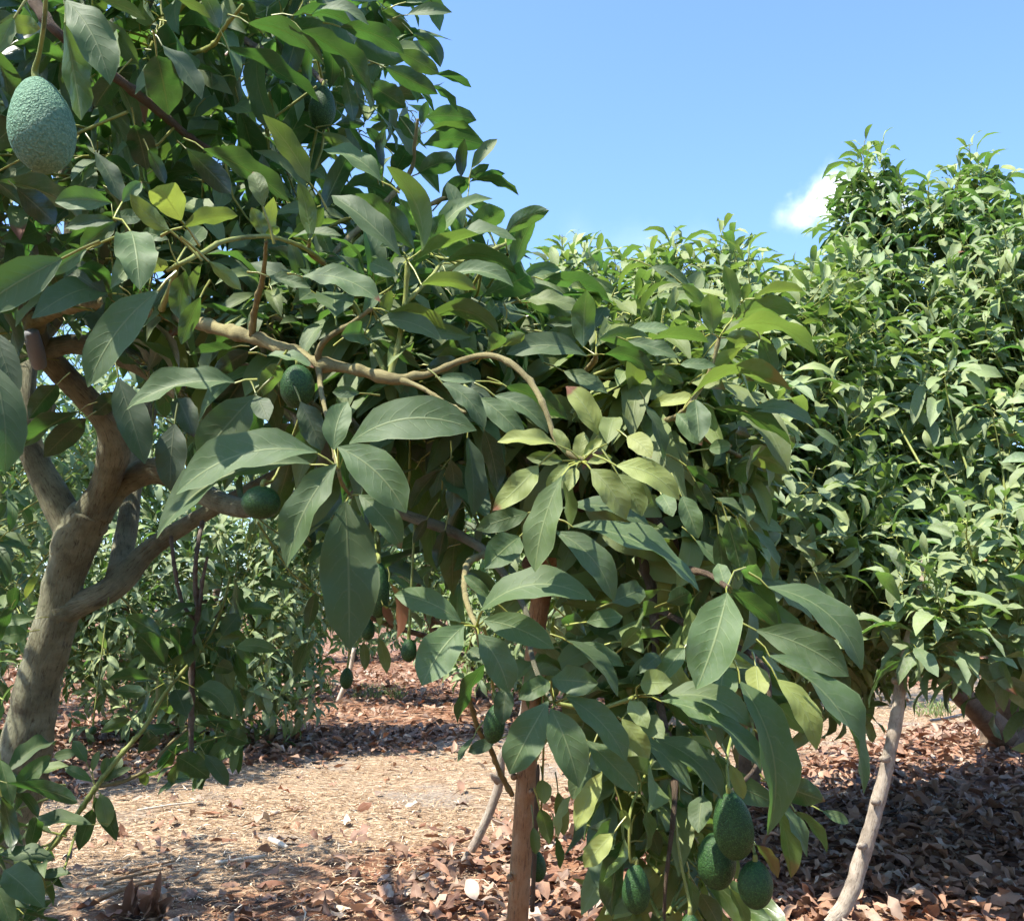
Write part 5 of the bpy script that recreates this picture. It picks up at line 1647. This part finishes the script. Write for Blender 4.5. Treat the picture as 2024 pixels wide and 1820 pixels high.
avocado('large pale blue-green bumpy avocado hanging nearest, beside the blue-grey leaf', 82, 247, 1.15, 136, 194, -0.14, [(78, 105, 1.14), (88, 40, 1.12), (92, -40, 1.1)], M_FRUIT_PALE, 0.72)
avocado('dark avocado high in the crown against the sky gap', 637, 213, 2.4, 56, 88, 0.05, [(646, 160, 2.42)])
avocado('second dark avocado high in the crown, half hidden behind its neighbour', 607, 182, 2.55, 48, 78, 0.0, [(606, 135, 2.5)])
avocado('round bumpy green avocado tucked under the long mottled branch', 588, 764, 1.64, 70, 88, 0.0, [(592, 712, 1.70)], None, 0.95)
avocado('green avocado half hidden behind the two long dusty leaves', 516, 993, 1.75, 78, 66, 0.1, [(545, 940, 1.9), (600, 800, 1.9), (610, 715, 1.76)], None, 0.95)
avocado('small dark avocado beside the big dark hanging leaf', 612, 1062, 3.3, 28, 42, 0.0, [(615, 1020, 3.3), (660, 972, 2.6)])
avocado('tall dark avocado behind the big dark hanging leaf', 748, 1165, 1.8, 46, 112, 0.0, [(742, 1080, 1.9), (745, 990, 2.15)], None, 0.8)
avocado('small dark avocado hanging lowest over the red litter', 685, 1340, 3.2, 28, 42, 0.08, [(690, 1280, 3.2), (690, 1150, 3.0), (680, 985, 2.5)])
avocado('dark avocado just below the tall dark one', 727, 1243, 2.2, 30, 44, 0.0, [(728, 1180, 2.2), (735, 990, 2.2)])
avocado('dark avocado hanging beside the broad spoon-shaped leaf', 808, 1285, 1.95, 34, 46, 0.0, [(810, 1220, 1.95), (820, 1025, 2.0)])
avocado('dark avocado on the thin brown twig by the tan pole', 977, 1430, 1.75, 46, 78, 0.1, [(975, 1360, 1.8), (960, 1250, 1.6), (945, 1242, 1.46)])
avocado('large avocado, topmost of the clump of three', 1449, 1632, 1.55, 84, 134, -0.12, [(1440, 1550, 1.58), (1437, 1500, 1.62), (1450, 1440, 1.7)], None, 0.8, 'clump of three avocados')
avocado('large avocado, middle and darkest of the clump of three', 1416, 1700, 1.62, 80, 112, 0.0, [(1420, 1620, 1.68), (1440, 1560, 1.64)], None, 0.85, 'clump of three avocados')
avocado('rounded avocado, lowest of the clump of three', 1493, 1748, 1.56, 70, 94, 0.0, [(1492, 1690, 1.57), (1480, 1640, 1.6), (1445, 1560, 1.62)], None, 0.92, 'clump of three avocados')
avocado('pear-shaped avocado hanging alone on a long straight yellow-green stem', 1257, 1756, 1.68, 60, 98, 0.0, [(1246, 1700, 1.68), (1244, 1640, 1.68), (1250, 1590, 1.7), (1290, 1500, 1.8)], None, 0.72)
avocado('avocado hanging low against the far side of the tan pole', 1062, 1712, 2.6, 38, 60, 0.0, [(1062, 1670, 2.6), (1070, 1600, 2.5), (1075, 1400, 2.2), (1060, 1320, 1.75)])
avocado('avocado cut off by the bottom edge, only its top showing', 1364, 1838, 1.66, 46, 66, 0.0, [(1362, 1780, 1.68), (1345, 1700, 1.7), (1332, 1600, 1.74)])
avocado('tiny round fruitlet dangling on a thread near the ground, below the forked trunk', 184, 1443, 3.4, 15, 17, 0.0, [(186, 1410, 3.4), (190, 1380, 3.4), (215, 1180, 3.55)], None, 0.95)
avocado('dark avocado in the shade of the tall sunlit tree, by the bare limb', 1856, 1100, 6.3, 22, 26, 0.0, [(1858, 1070, 6.3)])
avocado('small avocado in the dark skirt of the lower sunlit tree', 1583, 1368, 6.6, 13, 18, 0.0, [(1583, 1340, 6.6)])
avocado('small avocado beside its twin in the dark skirt of the lower sunlit tree', 1566, 1372, 6.6, 12, 16, 0.0, [(1567, 1345, 6.6)])
avocado('small pale green avocado in the low sunlit tree across the aisle', 508, 1142, 10.3, 10, 12, 0.0, [(509, 1125, 10.3)])

# ------------------------------------------------------------------ dry leaves, mulch and sticks on the ground
rl = np.random.default_rng(77)


def scatter(n, y0, y1, half=0.68, power=1.0):
    y = y0 + (y1 - y0) * rl.random(n) ** power
    x = (rl.random(n) * 2 - 1) * half * y
    return x, y


def litter_weight(x, y):
    t0 = aisle_distance(x, y)
    t = np.where(t0 > 0, t0 - 0.25 - 0.35 / (1 + np.exp((x + 0.9) * 3)), -t0)
    wob = 0.45 * np.sin(x * 1.7 + y * 0.9) + 0.3 * np.sin(3.1 * x - 2.2 * y) + 0.25 * np.sin(y * 4.1 + x)
    w = 1 / (1 + np.exp(-(t - 1.75 + wob * 0.55) * 7.0))
    w = w * (1 - 0.90 / (1 + np.exp((x + 0.35 - 0.10 * (y - 5)) * 3.5)) * (t0 > 0))
    return np.clip(0.035 + w, 0, 1)


LX, LY = [], []
for (n, y0, y1) in ((9500, 3.6, 8.0), (13500, 8.0, 13.0), (9000, 13.0, 24.0), (4000, 24.0, 36.0)):
    x, y = scatter(n, y0, y1, power=0.75)
    k = rl.random(n) < litter_weight(x, y)
    LX.append(x[k]); LY.append(y[k])
lx, ly = np.concatenate(LX), np.concatenate(LY)
m = len(lx)
az = rl.uniform(0, 2 * math.pi, m)
tl = rl.normal(0, 0.28, m)
far_k = np.clip((ly - 13) / 12, 0, 1)
Ln = rl.uniform(0.075, 0.165, m) * (1 + 0.5 * far_k)
d = np.stack([np.cos(az) * np.cos(tl), np.sin(az) * np.cos(tl), np.sin(tl)], -1)
nrm = np.stack([rl.normal(0, 0.38, m), rl.normal(0, 0.38, m), np.ones(m)], -1)
nrm[rl.random(m) < 0.35] *= -1
zz = gz(lx, ly) + 0.012 + rl.random(m) * 0.045 + np.maximum(-np.sin(tl) * Ln, 0)
tint = np.zeros((m, 4))
tint[:, 0] = np.clip(rl.normal(0.52, 0.28, m), 0, 1)
tint[:, 1] = rl.uniform(0.72, 1.32, m)
LIT = Leaves()
LIT.add(base=np.stack([lx, ly, zz], -1) - d * (Ln / 2)[:, None] + np.array([0, 0, 0.0]), chord=d * Ln[:, None], normal=nrm, width=Ln * rl.uniform(0.36, 0.55, m), bow=rl.normal(0.0, 0.13, m), side=rl.normal(0, 0.04, m),
        fold=rl.uniform(-0.2, 1.0, m), wave=rl.uniform(0.1, 0.7, m), phase=rl.uniform(0, 6.28, m), twist=rl.normal(0, 1.1, m), tint=tint, shape=rl.uniform(0.8, 1.0, m))
LIT = LIT.pack()
# the largest in view, taken where the floor is open to sight, are single leaves
x, y, dd_ = project(np.stack([lx, ly, zz], -1))
vis = (x > 0) & (x < 2024) & (y < 1815) & (y > 1440)
clear = ((x > 1540) & (y > 1480)) | ((x > 220) & (x < 1000) & (y > 1400)) | ((x > 1080) & (x < 1560) & (y > 1640))
app = np.where(vis & clear, Ln / dd_, 0)
pick = np.argsort(-app)[:300]
mask = np.zeros(m, bool); mask[pick] = True
for j in pick:
    one = take(LIT, slice(j, j + 1)); o = one['base'][0].copy()
    v, q, u, tn = leaf_geometry(one, 5, 7, True, 0.0015)
    link('fallen_leaf', mesh_np('fallen_leaf', v - o, q, u, tn, M_DRY), ground, o)
for nm, sel, gnu, gnv in (('leaf_litter', ~mask & (ly < 9.5), 3, 6), ('leaf_litter', ~mask & (ly >= 9.5), 3, 4)):
    v, q, u, tn = leaf_geometry(take(LIT, sel), gnu, gnv, False)
    tag(link(nm, mesh_np(nm, v, q, u, tn, M_DRY), ground), kind='stuff')

# mulch: shredded wood strips
n = 95000
x1, y1 = scatter(40000, 3.8, 8.5, power=0.8); x2, y2 = scatter(55000, 8.5, 16.0, power=0.8)
cx, cy = np.concatenate([x1, x2]), np.concatenate([y1, y2])
k = rl.random(n) < np.clip(1.15 - litter_weight(cx, cy), 0.12, 1)
cx, cy = cx[k], cy[k]
m = len(cx)
az = rl.normal(0.5, 1.1, m)
cl = rl.uniform(0.015, 0.065, m) * np.where(rl.random(m) < 0.08, 2.8, 1.0)
cw = rl.uniform(0.004, 0.012, m)
d = np.stack([np.cos(az), np.sin(az), rl.normal(0, 0.22, m)], -1)
tint = np.zeros((m, 4)); tint[:, 0] = np.clip(rl.normal(0.58, 0.26, m), 0, 1); tint[:, 1] = rl.uniform(0.75, 1.15, m)
CH = Leaves()
CH.add(base=np.stack([cx, cy, gz(cx, cy) + 0.006 + rl.random(m) * 0.022], -1), chord=d * cl[:, None], normal=np.stack([rl.normal(0, .4, m), rl.normal(0, .4, m), np.ones(m)], -1), width=cw,
       bow=rl.normal(0.04, 0.10, m), side=rl.normal(0, 0.06, m), fold=0.35, wave=0.2, phase=rl.uniform(0, 6, m), twist=rl.normal(0, .5, m), tint=tint, shape=0.6)
v, q, u, tn = leaf_geometry(CH.pack(), 3, 3, False)
tag(link('wood_mulch', mesh_np('wood_mulch', v, q, u, tn, M_CHIP), ground), kind='stuff')


def gp(x, y):
    """The point of the floor seen at picture position (x, y)."""
    r = FW + RT * (x - 1012.0) / FPX + UP * (910.0 - y) / FPX
    t = -CAM[2] / r[2]
    for _ in range(4):
        p = CAM + r * t
        t = (float(gz(p[0], p[1])) - CAM[2]) / r[2]
    return CAM + r * t


def stick(label, pts, w, mat, lift=0.032):
    rows = []
    for i, (x, y) in enumerate(pts):
        p = gp(x, y); dd = (p - CAM) @ FW
        rows.append((p[0], p[1], p[2] + lift, max(w / 2 / FPX * dd, 0.003) * (1.0 if i < len(pts) - 1 else 0.7)))
    s = smooth_path(rows, 6)
    o0 = s[0, :3].copy()
    v, q, u = tube(s[:, :3] - o0, s[:, 3], 8, 0.2, lump=30)
    return tag(link('fallen_stick', mesh_np('fallen_stick', v, q, u, None, mat), None, o0), label, 'stick')


stick('short thick bleached stick on the mulch, whitest of all', [(533, 1668), (550, 1676), (567, 1684)], 11, M_PALE_STICK)
stick('long thin bleached stick on the mulch in front of the short white one', [(425, 1716), (460, 1712), (495, 1706), (525, 1702)], 8, M_PALE_STICK)
stick('long brown stick on the mulch behind the upright dry leaf clump', [(185, 1795), (230, 1775), (280, 1758), (330, 1748)], 9, M_POLE)
stick('thin brown stick lying parallel above the long brown one', [(205, 1760), (260, 1742), (320, 1730)], 6, M_POLE)
stick('thin reddish stick on the open mulch', [(250, 1738), (290, 1725), (345, 1712)], 5, M_POLE)
stick('pale thin stick at the edge of the tree shadow', [(270, 1610), (330, 1600), (400, 1592)], 4, M_PALE_STICK)
stick('thin tan twig slanting across bright mulch toward the litter', [(480, 1640), (540, 1618), (600, 1604)], 4, M_POLE)
stick('thin grey twig on the leaf litter near the pale crooked prop', [(1770, 1790), (1785, 1740), (1805, 1690), (1815, 1660)], 4, M_GREY, 0.04)
stick('curved grey twig on the shaded litter at the far side of the crooked prop', [(1690, 1640), (1790, 1610), (1860, 1640), (1930, 1700)], 5, M_TWIG_DRY, 0.04)

clump = tag(empty('dry_leaf_clump', tuple(gp(300, 1812))), 'clump of upright curled brown dry leaves at the mulch edge', 'dead leaves')
cl0 = np.array(clump.location)
for (bx, by, tx, ty, w) in ((265, 1812, 262, 1738, 30), (300, 1812, 318, 1722, 24), (285, 1815, 275, 1752, 40), (312, 1812, 345, 1775, 36), (320, 1815, 300, 1776, 46), (250, 1818, 205, 1800, 34), (292, 1815, 305, 1770, 40)):
    p0 = gp(bx, min(by, 1812)); dd = (p0 - CAM) @ FW
    p1 = P(tx, ty, dd - 0.05)
    one = Leaves()
    one.add(base=(p0 + np.array([0, 0, .01]))[None], chord=(p1 - p0)[None], normal=np.array([[rl.normal(0, .5), -1, .3]]), width=np.array([w / FPX * dd]), bow=.12, fold=.7, wave=.4, phase=bx * 1.0, twist=.7, tint=np.array([[rl.uniform(.12, .5), .9, 0, 0]]))
    v, q, u, tn = leaf_geometry(one.pack(), 5, 7, True)
    link('leaf', mesh_np('leaf', v - cl0, q, u, tn, M_DRY), clump)

# drip hose at the foot of the tall tree
hp = [gp(x, y) + np.array([0, 0, 0.03]) for x, y in ((1840, 1428), (1870, 1424), (1905, 1416), (1945, 1412), (2000, 1408), (2060, 1400))]
s = smooth_path(hp, 6)
v, q, u = tube(s - s[0], [0.018] * len(s), 8)
tag(link('irrigation_hose', mesh_np('irrigation_hose', v, q, u, None, M_HOSE), None, s[0]), 'dark irrigation hose on the ground by the dark trunk of the tall tree', 'hose')

# grass growing through the litter
gbx = []
for (x0, x1, y0, y1, k) in ((700, 800, 1362, 1384, 260), (1810, 1880, 1395, 1420, 160), (620, 660, 1350, 1368, 50)):
    for _ in range(k):
        gbx.append(gp(rl.uniform(x0, x1), rl.uniform(y0, y1)))
gb = np.array(gbx); m = len(gb)
gd = np.stack([rl.normal(0, .4, m), rl.normal(0, .4, m), np.ones(m)], -1)
G = Leaves(); G.add(base=gb, chord=gd * rl.uniform(.06, .16, m)[:, None], normal=np.stack([rl.normal(0, 1, m), -np.ones(m), np.zeros(m)], -1), width=np.full(m, .014), bow=.2, tint=np.zeros((m, 4)), shape=.6)
v, q, u, tn = leaf_geometry(G.pack(), 3, 4, False)
tag(link('grass', mesh_np('grass', v, q, u, tn, M_GRASS)), 'thin tufts of green grass coming through the far litter', 'grass', kind='stuff')
print('single leaves', n_single, 'tris', sum(len(o.data.polygons) * 2 for o in COL.objects if o.type == 'MESH'))
